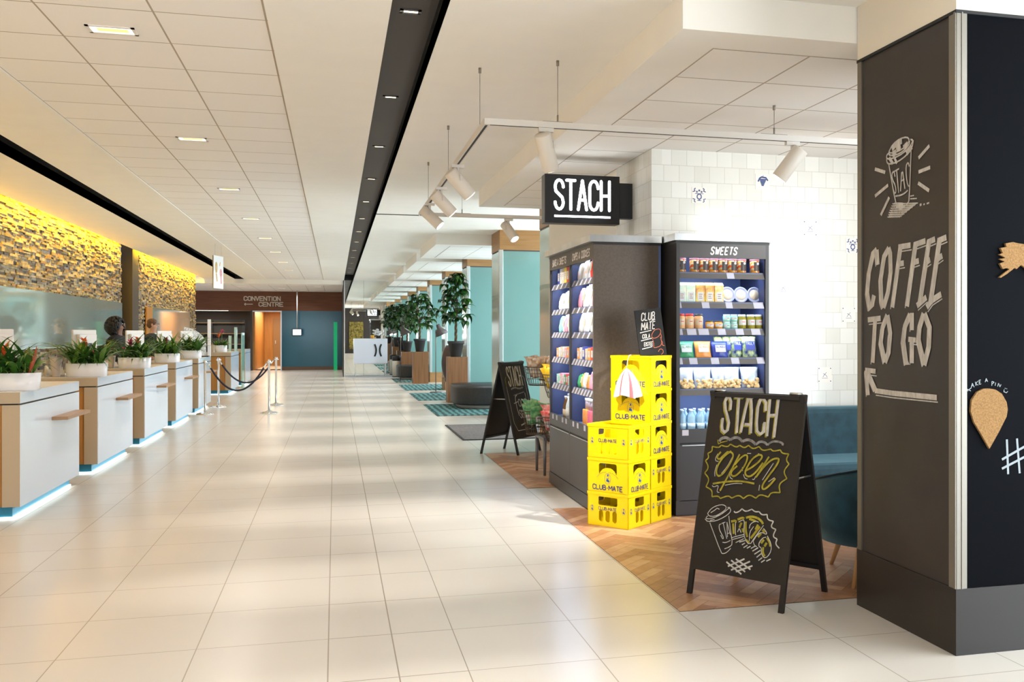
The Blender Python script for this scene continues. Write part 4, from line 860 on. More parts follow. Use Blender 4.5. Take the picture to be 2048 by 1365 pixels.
# ------------------------------------------------------------------ shop cabinets
CABN = mat('cabinet_inside', (.10, .15, .33), .45); LIP = mat('shelf_lip', (.085, .074, .066), .45); CABF = mat('cabinet_face', (.030, .027, .026), .40)
CABS = noise_mat('cabinet_side', (.100, .078, .062), (.120, .094, .075), 60, .5)
TAG = mat('price_tag', (.42, .41, .47), .4)
LEDP = (.66, .79, 1)
LIPZ = [1.945, 1.70, 1.48, 1.24, .985]        # lower edge of each shelf lip
def shelf_unit(root, W, D, bays, order, lipz, deck, sign_words, tags, ztop=2.25, lp=11):
    """local frame: x along the front, y into the cabinet, front at y=0"""
    bw = W / bays
    MB().box((0, D - .02, .10), (W, D, ztop - .02)).build('back_panel', CABN, root)
    for i in range(bays + 1):
        x = i * bw; t = .03; a = 0 if i == 0 else (W - t if i == bays else x - t / 2)
        mb = MB(); mb.box((a, 0, .10), (a + t, D - .02, ztop - .02), CABF if i < bays or bays == 1 else CABS)
        mb.build('side_panel', None, root)
    MB().box((-.004, -.004, ztop - .02), (W + .004, D, ztop)).build('roof', CABF, root)
    MB().box((-.03, -.045, ztop), (W + .03, D + .0, ztop + .06)).build('steel_top', STEEL, root, .002)
    MB().box((.0, .012, 0), (W, D - .02, .10)).build('plinth', CABF, root); MB().box((-.004, -.004, .015), (W + .004, .012, .125)).build('kickboard', DARKG, root)
    for i in range(bays):
        a, b_ = i * bw + .03 * (1 if i == 0 else .5), (i + 1) * bw - .03 * (1 if i == bays - 1 else .5)
        hd = MB().box((a, .0, 2.115), (b_, .022, ztop - .02)).build('header', mat('header_grey', (.055, .048, .044), .4), root)
        fr = frame((a, -.001, 2.115), (1, 0, 0), (0, 0, 1)); s = sign_words[i]
        mb = MB(); cw = .026 if bays == 1 else .030; wt = textw(s, cw, .5); text(mb, s, fr, (b_ - a) / 2 - wt / 2, .030, cw, .060, .0115, .5, slant=.22); mb.build('header_lettering', mat('letter_white', (.85, .82, .80), .6), hd)
        for q in (a + .0005, b_ - .0035): MB().box((q, .02, deck), (q + .003, D - .021, 2.11)).build('side_liner', mat('liner_navy', (.035, .045, .105), .5), root)
        for k, z in enumerate(lipz):
            sh = MB().box((a + .002, .03, z + .035), (b_ - .002, D - .03, z + .05)).build('shelf', CABN, root)
            mb = MB(); mb.add([(a + .004, .010, z), (b_ - .004, .010, z), (b_ - .004, .035, z + .056), (a + .004, .035, z + .056), (a + .004, .02, z), (b_ - .004, .02, z), (b_ - .004, .045, z + .056), (a + .004, .045, z + .056)], [(0, 1, 2, 3), (7, 6, 5, 4), (0, 4, 5, 1), (3, 2, 6, 7), (0, 3, 7, 4), (1, 5, 6, 2)])
            mb.build('shelf_lip', LIP, sh)
            for (tx, tw) in tags(i, k, b_ - a):
                mt = MB(); mt.add([(a + tx, .008, z + .002), (a + tx + tw, .008, z + .002), (a + tx + tw, .0325, z + .054), (a + tx, .0325, z + .054)], [(0, 1, 2, 3)]); mt.build('price_tag', TAG, sh, solid=1)
            l = area('shelf_light', ((a + b_) / 2, .075, z + .030), (R(18), 0, 0), (b_ - a) * .9, .02, lp * LS, LEDP); l.parent = root
        l = area('shelf_light', ((a + b_) / 2, .06, 2.205), (R(18), 0, 0), (b_ - a) * .9, .02, lp * LS, LEDP); l.parent = root
        MB().box((a, .025, deck - .015), (b_, D - .02, deck)).build('deck', CABN, root)
        df = MB().box((a, .0, .60), (b_, .02, deck + .022)).build('drawer_front', DARKG, root)
        for tx in ((.10, .26, .50, .64) if bays == 2 else (.02, .30, .46)): MB().box((a + tx, -.0015, .66), (a + tx + .055, 0, .706)).build('price_tag', TAG, df)
        MB().box((a - .004, .004, .585), (b_ + .004, .03, .598)).build('handle_groove', DKN, root)
        MB().box((a, .0, .13), (b_, .02, .583)).build('cupboard_door', DARKG, root)
        MB().box((a + .02, -.003, .575), (b_ - .02, .004, .583)).build('pull_strip', STEEL, root)
rnd = random.Random(21)
def tags2(i, k, w_):
    return [[(.42, .065)], [(.0, .02), (.20, .065), (.41, .06), (.66, .09)], [(.0, .03), (.07, .08), (.17, .09), (.34, .07), (.50, .07), (.64, .08)], [(.0, .03), (.09, .07), (.28, .07), (.46, .07), (.69, .07)], []][k]
def tags1(i, k, w_):
    n_ = (5, 4, 4, 7, 7)[k] if i == 1 else (4, 5, 6, 6, 6)[k]; return [(.03 + (w_ - .08) * j / n_, .05) for j in range(n_)]
# sweets cabinet faces the viewer
c2 = thing('sweets_cabinet', 'tall dark cabinet headed SWEETS with lit shelves, facing the viewer', 'cabinet', (2.69, 7.29, 0))
shelf_unit(c2, .82, .525, 1, 'XYZ', LIPZ, .69, ['SWEETS'], tags2, lp=2.6)
# snack cabinet faces the hall: local x runs towards the viewer (-Y), local y into the shop (+X)
c1 = thing('snack_cabinet', 'long two bay dark cabinet facing the hall, headed BARS & SWEETS and CHIPS & COOKIES', 'cabinet', (2.065, 9.22, 0), R(-90))
shelf_unit(c1, 1.66, .585, 2, 'XYZ', [z - .03 for z in LIPZ], .69, ['BARS & SWEETS', 'CHIPS & COOKIES'], tags1, lp=2.5)
mb = MB()
for z, xs in ((1.36, (.06, .16)), (1.42, (.06, .16))): 
    for x in xs: mb.box((x, .3, z), (x + .07, .302, z + .045))
mb.build('hanging_card', mat('card_lilac', (.42, .42, .60), .4), c1)

# --- product builders; all stand on local z=0, x across, front towards -y
def rc(): return rnd.random()
def pm(nm, c, rough=.35): return mat('pack_' + nm, c, rough)
RED, ORG, YEL, GRN, BLU, PNK, CRM, WHT, TEAL, BRN = [pm(*a) for a in (('red', (.62, .04, .03)), ('orange', (.80, .30, .06)), ('yellow', (.85, .62, .06)), ('green', (.05, .30, .12)), ('blue', (.03, .05, .28)), ('pink', (.80, .30, .38)), ('cream', (.60, .49, .34)), ('white', (.60, .60, .585)), ('teal', (.25, .60, .52)), ('brown', (.25, .12, .06)))]
stripe = mat('pack_stripe', (.8, .7, .4), .3); n, l, b = nt(stripe); tc = n.new('ShaderNodeTexCoord'); wv = n.new('ShaderNodeTexWave'); wv.wave_type = 'BANDS'; wv.bands_direction = 'DIAGONAL'; wv.inputs['Scale'].default_value = 9; wv.inputs['Distortion'].default_value = 1.0
l.new(tc.outputs['Object'], wv.inputs[0]); r = ramp(n, [(0, (.75, .10, .04)), (.2, (.85, .75, .2)), (.4, (.08, .35, .5)), (.55, (.85, .80, .7)), (.75, (.85, .35, .05)), (1, (.1, .4, .25))]); r.color_ramp.interpolation = 'CONSTANT'; l.new(wv.outputs[0], r.inputs[0]); l.new(r.outputs[0], b.inputs['Base Color'])
floralO = noise_mat('pack_floral_orange', (.85, .50, .08), (.85, .72, .42), 28, .4); floralT = noise_mat('pack_floral_teal', (.45, .75, .62), (.85, .78, .60), 24, .4); floralY = noise_mat('pack_floral_yellow', (.85, .66, .12), (.60, .20, .04), 20, .4)
chipm = noise_mat('cookies', (.62, .36, .12), (.85, .66, .36), 60, .6, .5); foil = noise_mat('clear_bag', (.42, .48, .56), (.72, .76, .80), 16, .12, .6)
def lab_panel(root, x0, x1, z0, z1, y, m=WHT, name='label', lines=3):
    mb = MB(); mb.box((x0, y - .0015, z0), (x1, y, z1), m); fr = frame((x0, y - .0016, z0), (1, 0, 0), (0, 0, 1))
    for i in range(lines): mb.ribbon([((x1 - x0) * .2, (z1 - z0) * (.75 - .22 * i)), ((x1 - x0) * (.8 - .1 * (i % 2)), (z1 - z0) * (.75 - .22 * i))], (z1 - z0) * .07, fr, BRN, .0004)
    mb.build(name, None, root)
def tin(P):
    r_ = .040; h = .115; MB().lathe([(r_, 0), (r_, h)], n=28).build('body', stripe, P); MB().lathe([(r_ + .002, h - .008), (r_ + .002, h + .004), (r_ - .004, h + .004)], n=28).build('lid', PNK, P)
    mb = MB(); mb.prism([( (r_ + .001) * math.sin(R(a)), -(r_ + .001) * math.cos(R(a))) for a in range(-30, 75, 10)] + [(r_ * .6 * math.sin(R(a)), -r_ * .6 * math.cos(R(a))) for a in range(70, -31, -20)], .022, .095, mat('pack_dark', (.06, .045, .04), .4))
    ell(mb, (.012, -r_ - .001, .082), .011, .002, .011, WHT, 12, 6); mb.build('label', None, P)
def carton(P, m=floralO, w_=.078, h=.165, d=.06, roof=True, lab=WHT):
    mb = MB(); mb.box((-w_ / 2, 0, 0), (w_ / 2, d, h * .86)); k = h * .86
    mb.add([(-w_ / 2, 0, k), (w_ / 2, 0, k), (w_ / 2, d, k), (-w_ / 2, d, k), (-w_ / 2, d * .45, h), (w_ / 2, d * .45, h)], [(0, 1, 5, 4), (2, 3, 4, 5), (1, 2, 5), (3, 0, 4)]); mb.build('body', m, P)
    lab_panel(P, -w_ * .32, w_ * .34, .012, h * .52, -.0005, lab)
def packbox(P, m, w_=.06, h=.12, d=.10, lab=WHT):
    MB().box((-w_ / 2, 0, 0), (w_ / 2, d, h)).build('body', m, P); lab_panel(P, -w_ * .34, w_ * .34, h * .25, h * .75, -.0005, lab, 'label', 2)
def tub(P):
    mb = MB(); T = Matrix.Translation((0, .04, .068)) @ Matrix.Rotation(R(80), 4, 'X'); mb.T = T
    mb.lathe([(.050, -.05), (.064, .0), (.066, .006)], n=28); mb.build('tub', foil, P)
    mb = MB(); mb.T = T; mb.lathe([(.067, .004), (.068, .010), (.058, .012), (.056, .008), (.034, .008)], n=28); mb.build('lid', mat('lid_clear', (.30, .31, .42), .2), P)
    mb = MB(); mb.T = T; mb.lathe([(.0, .0095), (.042, .0095), (.044, .007)], n=24); mb.build('label', CRM, P)
def jar(P, m, h=.11, r_=.036, lidm=None, lab=WHT, full=.8):
    MB().lathe([(r_ * .9, 0), (r_, .006), (r_, h * .78), (r_ * .82, h * .86), (r_ * .82, h * .88)], n=24).build('glass', m, P)
    MB().lathe([(r_ * .88, h * .87), (r_ * .90, h * .885), (r_ * .90, h), (r_ * .8, h + .001)], n=24).build('lid', lidm or mat('lid_white', (.75, .78, .74), .3), P)
    mb = MB(); a = [R(-62 + 124 * i / 10) for i in range(11)]; q = r_ + .0008
    vs = [(q * math.sin(t), -q * math.cos(t), z) for z in (h * .28, h * .66) for t in a]; mb.add(vs, [(i, i + 1, 12 + i, 11 + i) for i in range(10)], lab, True)
    fr = frame((-r_ * .6, -q - .0005, h * .3), (1, 0, 0), (0, 0, 1)); mb.ribbon([(0.01, h * .2), (r_ * 1.0, h * .2)], .006, fr, RED if m is not TEAL else GRN, .0006); mb.build('label', None, P)
def bag(P, m, w_=.15, h=.17, d=.05, lab=WHT, tilt=-14, words=None, wm=None, tw=True):
    T = Matrix.Rotation(R(tilt), 4, 'X'); N = 10; mb = MB(); mb.T = T; vs = []; fs = []; q = random.Random(int(w_ * 1e4 + h * 1e5 + len(P.name) + rc() * 1e4))
    for side in (-1, 1):
        for j in range(N + 1):
            for i in range(N + 1):
                u, v = i / N, j / N; bul = (math.sin(math.pi * u) ** .55) * (math.sin(math.pi * min(1, v * 1.02)) ** .5) if 0 < v < 1 else 0
                wn_ = 1 - .09 * math.sin(math.pi * v) ; x = (u - .5) * w_ * wn_; y = side * d / 2 * bul + (q.uniform(-.003, .003) if 0 < i < N and 0 < j < N else 0)
                if v in (0, 1): y += .002 * (i % 2)
                vs.append((x, y + d / 2, v * h))
    k = (N + 1) ** 2
    for j in range(N):
        for i in range(N):
            a = j * (N + 1) + i; fs.append((a, a + 1, a + N + 2, a + N + 1)); fs.append((k + a + 1, k + a, k + a + N + 1, k + a + N + 2))
    mb.add(vs, fs, None, True); mb.build('bag', m, P)
    if lab:
        mb = MB(); mb.T = T; mb.add([(-w_ * .30, -.0025, h * .34), (w_ * .30, -.0025, h * .34), (w_ * .30, -.0025, h * .74), (-w_ * .30, -.0025, h * .74)], [(0, 1, 2, 3)], lab)
        if words:
            fr0 = frame((-w_ * .27, -.0028, h * .58), (1, 0, 0), (0, 0, 1)); cw = w_ * .54 / textw(words, 1, .35) 
            text(mb, words, fr0, 0, 0, cw, h * .12, cw * .22, .35, wm or GRN, th=.0004)
        mb.build('label', None, P, solid=0)
def bottle(P, m, h=.22, r_=.030, capm=None, lab=WHT, neck=.42, labz=(.1, .42)):
    MB().lathe([(r_ * .9, 0), (r_, .006), (r_, h * (1 - neck)), (r_ * .85, h * (1 - neck * .8)), (r_ * .42, h * (1 - neck * .45)), (r_ * .40, h * .93)], n=20).build('glass', m, P)
    MB().lathe([(r_ * .46, h * .92), (r_ * .46, h), (0, h)], n=16).build('cap', capm or WHT, P)
    if lab: MB().lathe([(r_ + .0008, h * labz[0]), (r_ + .0008, h * labz[1])], n=20).build('label', lab, P)
def place(kind, label, cat, base, rz, x, y, z, fn, *a, group=None, **k):
    p = Matrix.Rotation(rz, 3, 'Z') @ Vector((x, y, 0)); t_ = thing(kind, label, cat, (base[0] + p.x, base[1] + p.y, z), rz, group); fn(t_, *a, **k); return t_

# --- sweets cabinet contents (x measured from its left side)
B2 = (2.69, 7.29); sz = [z + .051 for z in LIPZ]
def P2(kind, label, cat, x, y, z, fn, *a, **k): return place(kind, label, cat, B2, 0, x, y, z, fn, *a, **k)
for i, x in enumerate((.072, .188, .272, .356, .440, .524, .608, .728)):
    P2('striped_tin', 'striped sweet tin on the top shelf of the sweets cabinet, %s from the left' % ORD[i], 'tin', x, .085, sz[0], tin, group='striped tins on the top sweets shelf')
for i, (x, m_) in enumerate(((.070, floralT), (.150, floralT), (.233, floralY), (.316, floralY), (.400, floralO))):
    P2('gable_carton', ['cut off green', 'pale green floral', 'yellow floral', 'second yellow floral', 'plain orange'][i] + ' carton on the second sweets shelf, %s from the left' % ORD[i], 'carton', x, .06, sz[1], carton, m_, group='floral cartons on the second sweets shelf')
for i, x in enumerate((.505, .625, .748)):
    P2('clear_tub', 'round clear tub tipped on edge, %s of three on the second sweets shelf' % ORD[i], 'tub', x, .10, sz[1], tub, group='clear tubs on the second sweets shelf')
PB = mat('peanut_butter', (.72, .40, .18), .3); HON = mat('honey', (.62, .27, .02), .2); OLV = mat('olive_jar', (.28, .24, .02), .2)
for i, x in enumerate((.068, .145, .225)): P2('jar', 'peach coloured spread jar, %s from the left on the third sweets shelf' % ORD[i], 'jar', x, .085, sz[2], jar, PB, .125, .037, [RED, RED, mat('lid_dark', (.05, .05, .05), .4)][i], CRM, group='spread jars on the third sweets shelf')
for i, x in enumerate((.322, .402)): P2('jar', 'short orange marmalade jar, %s of two side by side on the third sweets shelf' % ['left', 'right'][i], 'jar', x, .085, sz[2], jar, HON, .070, .035, mat('lid_dark', (.05, .05, .05), .4), WHT, group='marmalade jars')
for i, (x, zz) in enumerate(((.475, 0), (.540, 0), (.475, .061), (.540, .061))): P2('jar', 'small green jar, %s of the stacked pairs on the third sweets shelf' % ['lower left', 'lower right', 'upper left', 'upper right'][i], 'jar', x, .085, sz[2] + zz, jar, TEAL, .060, .031, None, WHT, group='stacked green jars')
for i, x in enumerate((.612, .692, .764)): P2('jar', 'tall olive jar with white label, %s of three on the third sweets shelf' % ORD[i], 'jar', x, .085, sz[2], jar, OLV, .120, .036, None, WHT, group='tall olive jars')
for i, (x, m_, wd, wm, nm) in enumerate(((.115, GRN, 'SLABS', GRN, 'green and white crisp bag'), (.265, ORG, 'SLABS', ORG, 'white and orange crisp bag'), (.415, BLU, 'SLABS', BLU, 'blue and white crisp bag'))):
    P2('crisp_bag', nm + ' on the fourth sweets shelf', 'bag', x, .05, sz[3], bag, m_, .15, .150, .05, WHT, -16, wd, wm, group='crisp bags on the fourth sweets shelf')
speck = noise_mat('pack_blue_lime', (.02, .04, .16), (.60, .72, .20), 22, .35)
for i, (x, y) in enumerate(((.475, .14), (.545, .12), (.60, .095), (.67, .06))):
    P2('crisp_bag', 'dark blue and lime crisp bag, %s of the overlapping row on the fourth shelf' % ORD[i], 'bag', x + (.02 if i == 3 else 0), y, sz[3], bag, speck, .14, .190, .045, BLU, -14, 'TRULY', WHT, group='blue lime bags on the fourth sweets shelf')
for i, (x, w_) in enumerate(((.105, .17), (.265, .16), (.405, .12), (.520, .16), (.690, .17))):
    t_ = P2('cookie_bag', 'clear bag of golden cookies on the fifth sweets shelf, %s from the left' % ORD[i], 'bag', x, .05, sz[4], bag, foil, w_, .185, .07, None, -10, group='clear cookie bags')
    mb = MB(); mb.T = Matrix.Rotation(R(-10), 4, 'X')
    for q in range(26): ell(mb, (rnd.uniform(-.40, .40) * w_, rnd.uniform(-.006, .012), rnd.uniform(.012, .075)), .018, .008, .015, chipm, 8, 5)
    mb.build('cookies', chipm, t_)
WAT = mat('water_bottle', (.42, .66, .82), .08, trans=.35); WCAP = mat('cap_clear', (.70, .82, .92), .2)
k = 0
for row in range(3):
    for i in range(9):
        k += 1; P2('water_bottle', 'clear water bottle in the sweets cabinet, %s from left in the %s row' % (ORD[i], ['front', 'middle', 'back'][row]), 'bottle', .075 + .082 * i + .02 * (row % 2), .07 + .075 * row, .69, bottle, WAT, .175, .033, WCAP, mat('water_label', (.62, .80, .92), .3), .34, (.18, .38), group='water bottles at the bottom of the sweets cabinet')

# --- snack cabinet contents
B1 = (2.065, 9.22); RZ = R(-90); s1 = [z - .03 + .051 for z in LIPZ]
def P1(kind, label, cat, x, y, z, fn, *a, **k): return place(kind, label, cat, B1, RZ, x, y, z, fn, *a, **k)
cols = [BLU, WHT, CRM, YEL, RED, CRM, TEAL, WHT]
bn = ['farther', 'nearer']; sn = ['top', 'second', 'third', 'fourth', 'fifth']
# farther bay
for i in range(7): P1('snack_box', ['blue', 'white', 'cream', 'yellow', 'red', 'wide cream', 'teal'][i] + ' snack bar box, top shelf of the farther bay', 'box', .14 + .094 * i, .06, s1[0], packbox, cols[i], .088, .155, .12, group='bar boxes on the top shelf of the farther bay')
def rowbags(bay, shelf, x0, n_, step, mats, h, w_, cat='bag', nm='bag'):
    for i in range(n_):
        m_ = mats[i % len(mats)]; cn = m_[1]
        if m_[0] in (WHT, CRM): m_ = (NW[(i * 2 + shelf + bay) % 5], m_[1])
        P1('snack_bag', '%s %s, %s shelf of the %s bay, %s from the far end' % (cn, nm, sn[shelf], bn[bay], ORD[i]), cat, x0 + step * i, .05 + .01 * (i % 2), s1[shelf], bag, m_[0], w_, h * (1 + .06 * (i % 3)), .05, CRM if i % 2 else None, -10, group='%ss on the %s shelf of the %s bay' % (nm, sn[shelf], bn[bay]))
def rowbox(bay, shelf, x0, n_, step, mats, h, w_, nm='box', kind='snack_box', d=.12):
    for i in range(n_):
        m_ = mats[i % len(mats)]
        P1(kind, '%s %s on the %s shelf of the %s bay, %s from the far end' % (m_[1], nm, sn[shelf], bn[bay], ORD[i]), 'box', x0 + step * i, .05, s1[shelf], packbox, m_[0], w_, h * (1 + .08 * ((i * 7) % 3)), d, m_[2] if len(m_) > 2 else WHT, group='%ses on the %s shelf of the %s bay' % (nm, sn[shelf], bn[bay]))
NW = [noise_mat('pack_mix_%d' % i, (.62, .61, .59), c_, 13 + 4 * i, .4, lo=.5, hi=.62) for i, c_ in enumerate(((.80, .36, .16), (.78, .40, .45), (.45, .62, .72), (.70, .58, .34), (.40, .60, .45)))]
W1, C1, P1_, Y1, O1_, T1_, R1 = (WHT, 'white'), (CRM, 'cream'), (PNK, 'pink'), (YEL, 'yellow'), (ORG, 'orange'), (TEAL, 'teal'), (RED, 'red')
rowbags(0, 1, .16, 6, .11, [W1, C1, W1], .17, .115, nm='sweet pouch'); rowbags(0, 2, .16, 6, .11, [T1_, W1, P1_, C1, W1, O1_], .17, .11, nm='sweet pouch')
rowbox(0, 3, .13, 8, .085, [O1_, W1, C1, W1, (PNK, 'pink')], .09, .075); rowbox(0, 4, .13, 9, .077, [T1_, (WHT, 'white', TEAL), P1_, W1, (GRN, 'green'), R1], .09, .066)
# nearer bay
rowbags(1, 0, .90, 4, .10, [C1, W1], .17, .11, nm='biscuit bag')
for i, x in enumerate((1.36, 1.47, 1.565)): P1('crisp_packet', ['red', 'orange', 'yellow'][i] + ' tall crisp packet at the near end of the top shelf, nearer bay', 'bag', x, .045, s1[0], bag, (RED, ORG, YEL)[i], .10, .20, .05, CRM, -8, group='crisp packets on the top shelf')
rowbags(1, 1, .93, 6, .118, [P1_, W1, W1, C1], .19, .115, nm='crisp bag'); rowbags(1, 2, .95, 6, .115, [W1, C1, W1], .19, .115, nm='crisp bag')
rowbox(1, 3, .95, 7, .095, [O1_, W1, (BLU, 'blue'), C1, O1_, R1], .10, .080)
rowbags(1, 4, .90, 4, .09, [(GRN, 'green'), Y1, W1, O1_], .13, .10, nm='candy bag'); rowbags(1, 4, 1.30, 4, .09, [P1_, W1, P1_], .17, .10, nm='candy pouch')
# bottles on the decks
GG = mat('bottle_green', (.02, .22, .09), .1); GA = mat('bottle_amber', (.12, .05, .01), .1); GC = mat('bottle_clear', (.62, .72, .80), .1); JO = mat('juice_orange', (.80, .30, .05), .15); JP = mat('juice_pink', (.80, .12, .22), .15); JG = mat('juice_lime', (.50, .62, .15), .15)
for i, (x, m_, nm, h) in enumerate(((.46, GA, 'amber', .21), (.52, GA, 'second amber', .21), (.58, GC, 'clear', .24), (.645, GC, 'second clear', .26), (.71, GG, 'green', .26), (.775, GC, 'third clear', .24))):
    P1('drink_bottle', nm + ' glass drink bottle at the bottom of the farther bay', 'bottle', x, .055, .69, bottle, m_, h, .029, WHT, CRM if m_ is GA else WHT, .5, group='glass bottles at the bottom of the farther bay')
CLR = mat('neck_clear', (.45, .38, .42), .1)
def juice(P, m):
    MB().box((-.034, 0, 0), (.034, .068, .135)).build('body', m, P, .006); MB().lathe([(.017, 0), (.017, .075)], (0, .034, .135), 16).build('neck', CLR, P); MB().lathe([(.020, 0), (.020, .028), (0, .028)], (0, .034, .205), 16).build('cap', WHT, P); lab_panel(P, -.026, .026, .03, .10, -.0005, WHT if m is JG else m, 'label', 2)
for i, (x, m_, nm) in enumerate(((1.10, JO, 'orange'), (1.18, JO, 'second orange'), (1.26, JP, 'pink'), (1.34, JP, 'second pink'), (1.42, JP, 'third pink'), (1.50, JG, 'lime'), (1.58, JG, 'second lime'))):
    P1('juice_bottle', nm + ' square juice bottle at the bottom of the nearer bay', 'bottle', x, .06, .69, juice, m_, group='juice bottles at the bottom of the nearer bay')

# ------------------------------------------------------------------ drinks crates
CRY = mat('crate_yellow', (.90, .66, .004), .32, spec=.4)
CW, CD, CH = .385, .305, .263
def fillet(x0, z0, x1, z1, r_, n_=4):
    out = []
    for cx, cz, a in ((x1 - r_, z0 + r_, -90), (x1 - r_, z1 - r_, 0), (x0 + r_, z1 - r_, 90), (x0 + r_, z0 + r_, 180)):
        out += [(cx + r_ * math.cos(R(a + 90 * i / n_)), cz + r_ * math.sin(R(a + 90 * i / n_))) for i in range(n_ + 1)]
    return out
def wall_with_holes(W, H, holes, T, m, parent, name='side_wall', th=.006):
    """flat wall with openings, cut by triangulating outline and hole loops"""
    bm = bmesh.new(); edges = []
    for loop in [[(0, 0), (W, 0), (W, H), (0, H)]] + holes:
        vs = [bm.verts.new((x, 0, z)) for x, z in loop]
        for i in range(len(vs)): edges.append(bm.edges.new((vs[i], vs[(i + 1) % len(vs)])))
    r_ = bmesh.ops.triangle_fill(bm, use_beauty=True, use_dissolve=False, edges=edges, normal=(0, -1, 0))
    fs = [g for g in r_['geom'] if isinstance(g, bmesh.types.BMFace)]
    def inside(px, pz, poly):
        c = False; j = len(poly) - 1
        for i in range(len(poly)):
            xi, zi = poly[i]; xj, zj = poly[j]
            if (zi > pz) != (zj > pz) and px < (xj - xi) * (pz - zi) / (zj - zi) + xi: c = not c
            j = i
        return c
    kill = [f for f in fs if any(inside(f.calc_center_median().x, f.calc_center_median().z, h_) for h_ in holes)]
    if kill: bmesh.ops.delete(bm, geom=kill, context='FACES')
    g = bmesh.ops.extrude_face_region(bm, geom=[f for f in bm.faces]); bmesh.ops.translate(bm, vec=(0, th, 0), verts=[v for v in g['geom'] if isinstance(v, bmesh.types.BMVert)])
    bmesh.ops.recalc_face_normals(bm, faces=bm.faces); bmesh.ops.transform(bm, matrix=T, verts=bm.verts)
    me = bpy.data.meshes.new(name); bm.to_mesh(me); bm.free(); me.materials.append(m); o = bpy.data.objects.new(name, me); col.objects.link(o); o.parent = parent; return o
PRINT = mat('print_blue', (.05, .055, .17), .5); PRINTB = mat('print_bright_blue', (.02, .09, .36), .5)
def emblem(mb, fr, u, v, s):
    mb.ribbon(arc(u, v, s * .72, s, 0, 360, 22), s * .06, fr); mb.ribbon([(u + s * .05, v + s * .85), (u + s * .05, v + s * .45)], s * .34, fr); mb.ribbon([(u - s * .2, v + s * .5), (u + s * .3, v + s * .5)], s * .08, fr)
    mb.ribbon([(u - s * .35, v + s * .12), (u - s * .05, v + s * .02), (u + s * .1, v + s * .16), (u + s * .4, v + s * .14)], s * .09, fr)
    mb.ribbon([(u - s * .30, v - s * .42), (u + s * .02, v - s * .3), (u + s * .34, v - s * .6)], s * .42, fr); mb.ribbon([(u - s * .1, v - s * .2), (u - s * .02, v - s * .1)], s * .3, fr)
def crate(x, y, z, rz, A, label, open_top=True):
    """A: True = arched logo side, False = slotted side"""
    t_ = thing('drinks_crate', label, 'crate', (x, y, z), rz, 'yellow crates stacked by the cabinets')
    def holes(W):
        k = W / .385; c = W / 2
        if A:
            hw = .085 if W > .35 else .085; pts = []
            arcp = arc(c, .098, hw * .98, .075, 165, 15, 10)
            left = [(c - hw, .150), (c - hw, .205), (c - hw + .012, .218), (c + hw - .012, .218), (c + hw, .205), (c + hw, .150)]
            return [left[::1] + [(px_, pz_ + .012) for px_, pz_ in arcp[::-1]]]
        hw = .09 if W > .35 else .062; n_ = 3 if W > .35 else 2; H = [fillet(c - hw, .155, c + hw, .222, .012)]
        for i in range(n_):
            cx = c + (i - (n_ - 1) / 2) * (.064 if W > .35 else .062); H.append(fillet(cx - .021, .028, cx + .021, .118, .0205, 5))
        return H
    I = Matrix.Identity(4)
    wall_with_holes(CW, CH - .016, holes(CW), Matrix.Translation((0, 0, .006)), CRY, t_)
    wall_with_holes(CD, CH - .016, holes(CD), Matrix.Translation((CW, 0, .006)) @ Matrix.Rotation(R(90), 4, 'Z'), CRY, t_)
    wall_with_holes(CW, CH - .016, holes(CW), Matrix.Translation((CW, CD, .006)) @ Matrix.Rotation(R(180), 4, 'Z'), CRY, t_)
    wall_with_holes(CD, CH - .016, holes(CD), Matrix.Translation((0, CD, .006)) @ Matrix.Rotation(R(270), 4, 'Z'), CRY, t_)
    mb = MB(); w_ = .014
    for z0, z1, e in ((CH - .022, CH - .001, .003), (.0, .012, -.002)):
        mb.box((-e, -e, z0), (CW + e, w_, z1)); mb.box((-e, CD - w_, z0), (CW + e, CD + e, z1)); mb.box((-e, w_, z0), (w_, CD - w_, z1)); mb.box((CW - w_, w_, z0), (CW + e, CD - w_, z1))
    mb.build('rim', CRY, t_)
    MB().box((.006, .006, .008), (CW - .006, CD - .006, .016)).build('bottom', CRY, t_)
    mb = MB()
    for i in range(1, 5): mb.box((CW * i / 5 - .002, .008, .016), (CW * i / 5 + .002, CD - .008, .12))
    for i in range(1, 4): mb.box((.008, CD * i / 4 - .002, .016), (CW - .008, CD * i / 4 + .002, .12))
    mb.build('bottle_dividers', CRY, t_)
    mb = MB(); mo = MB()
    for fr, W in ((frame((0, -.0005, 0), (1, 0, 0), (0, 0, 1)), CW), (frame((CW + .0005, 0, 0), (0, 1, 0), (0, 0, 1)), CD)):
        c = W / 2
        if A:
            cw = W * .066; wt = textw('CLUB-MATE', cw, .28); text(mb, 'CLUB-MATE', fr, c - wt / 2, .020, cw, .036, cw * .30, .28); emblem(mo, fr, c, .108, .040)
            for i in range(17):
                a = R(152 - 124 * i / 16)
                if i == 8: continue
                u, v = c + W * .27 * math.cos(a) * 1.05, .082 + .075 * math.sin(a); mb.ribbon([(u - .0025, v - .003), (u, v + .004), (u + .003, v - .002)], .0022, fr)
        else:
            cw = W * .040; wt = textw('CLUB-MATE', cw, .28); text(mb, 'CLUB-MATE', fr, c - wt / 2, .126, cw, .023, cw * .28, .28); emblem(mo, fr, W * .115, .132, .024); emblem(mo, fr, W * .885, .132, .024)
    mb.build('print_lettering', PRINT, t_); mo.build('print_emblem', PRINTB, t_)
    return t_
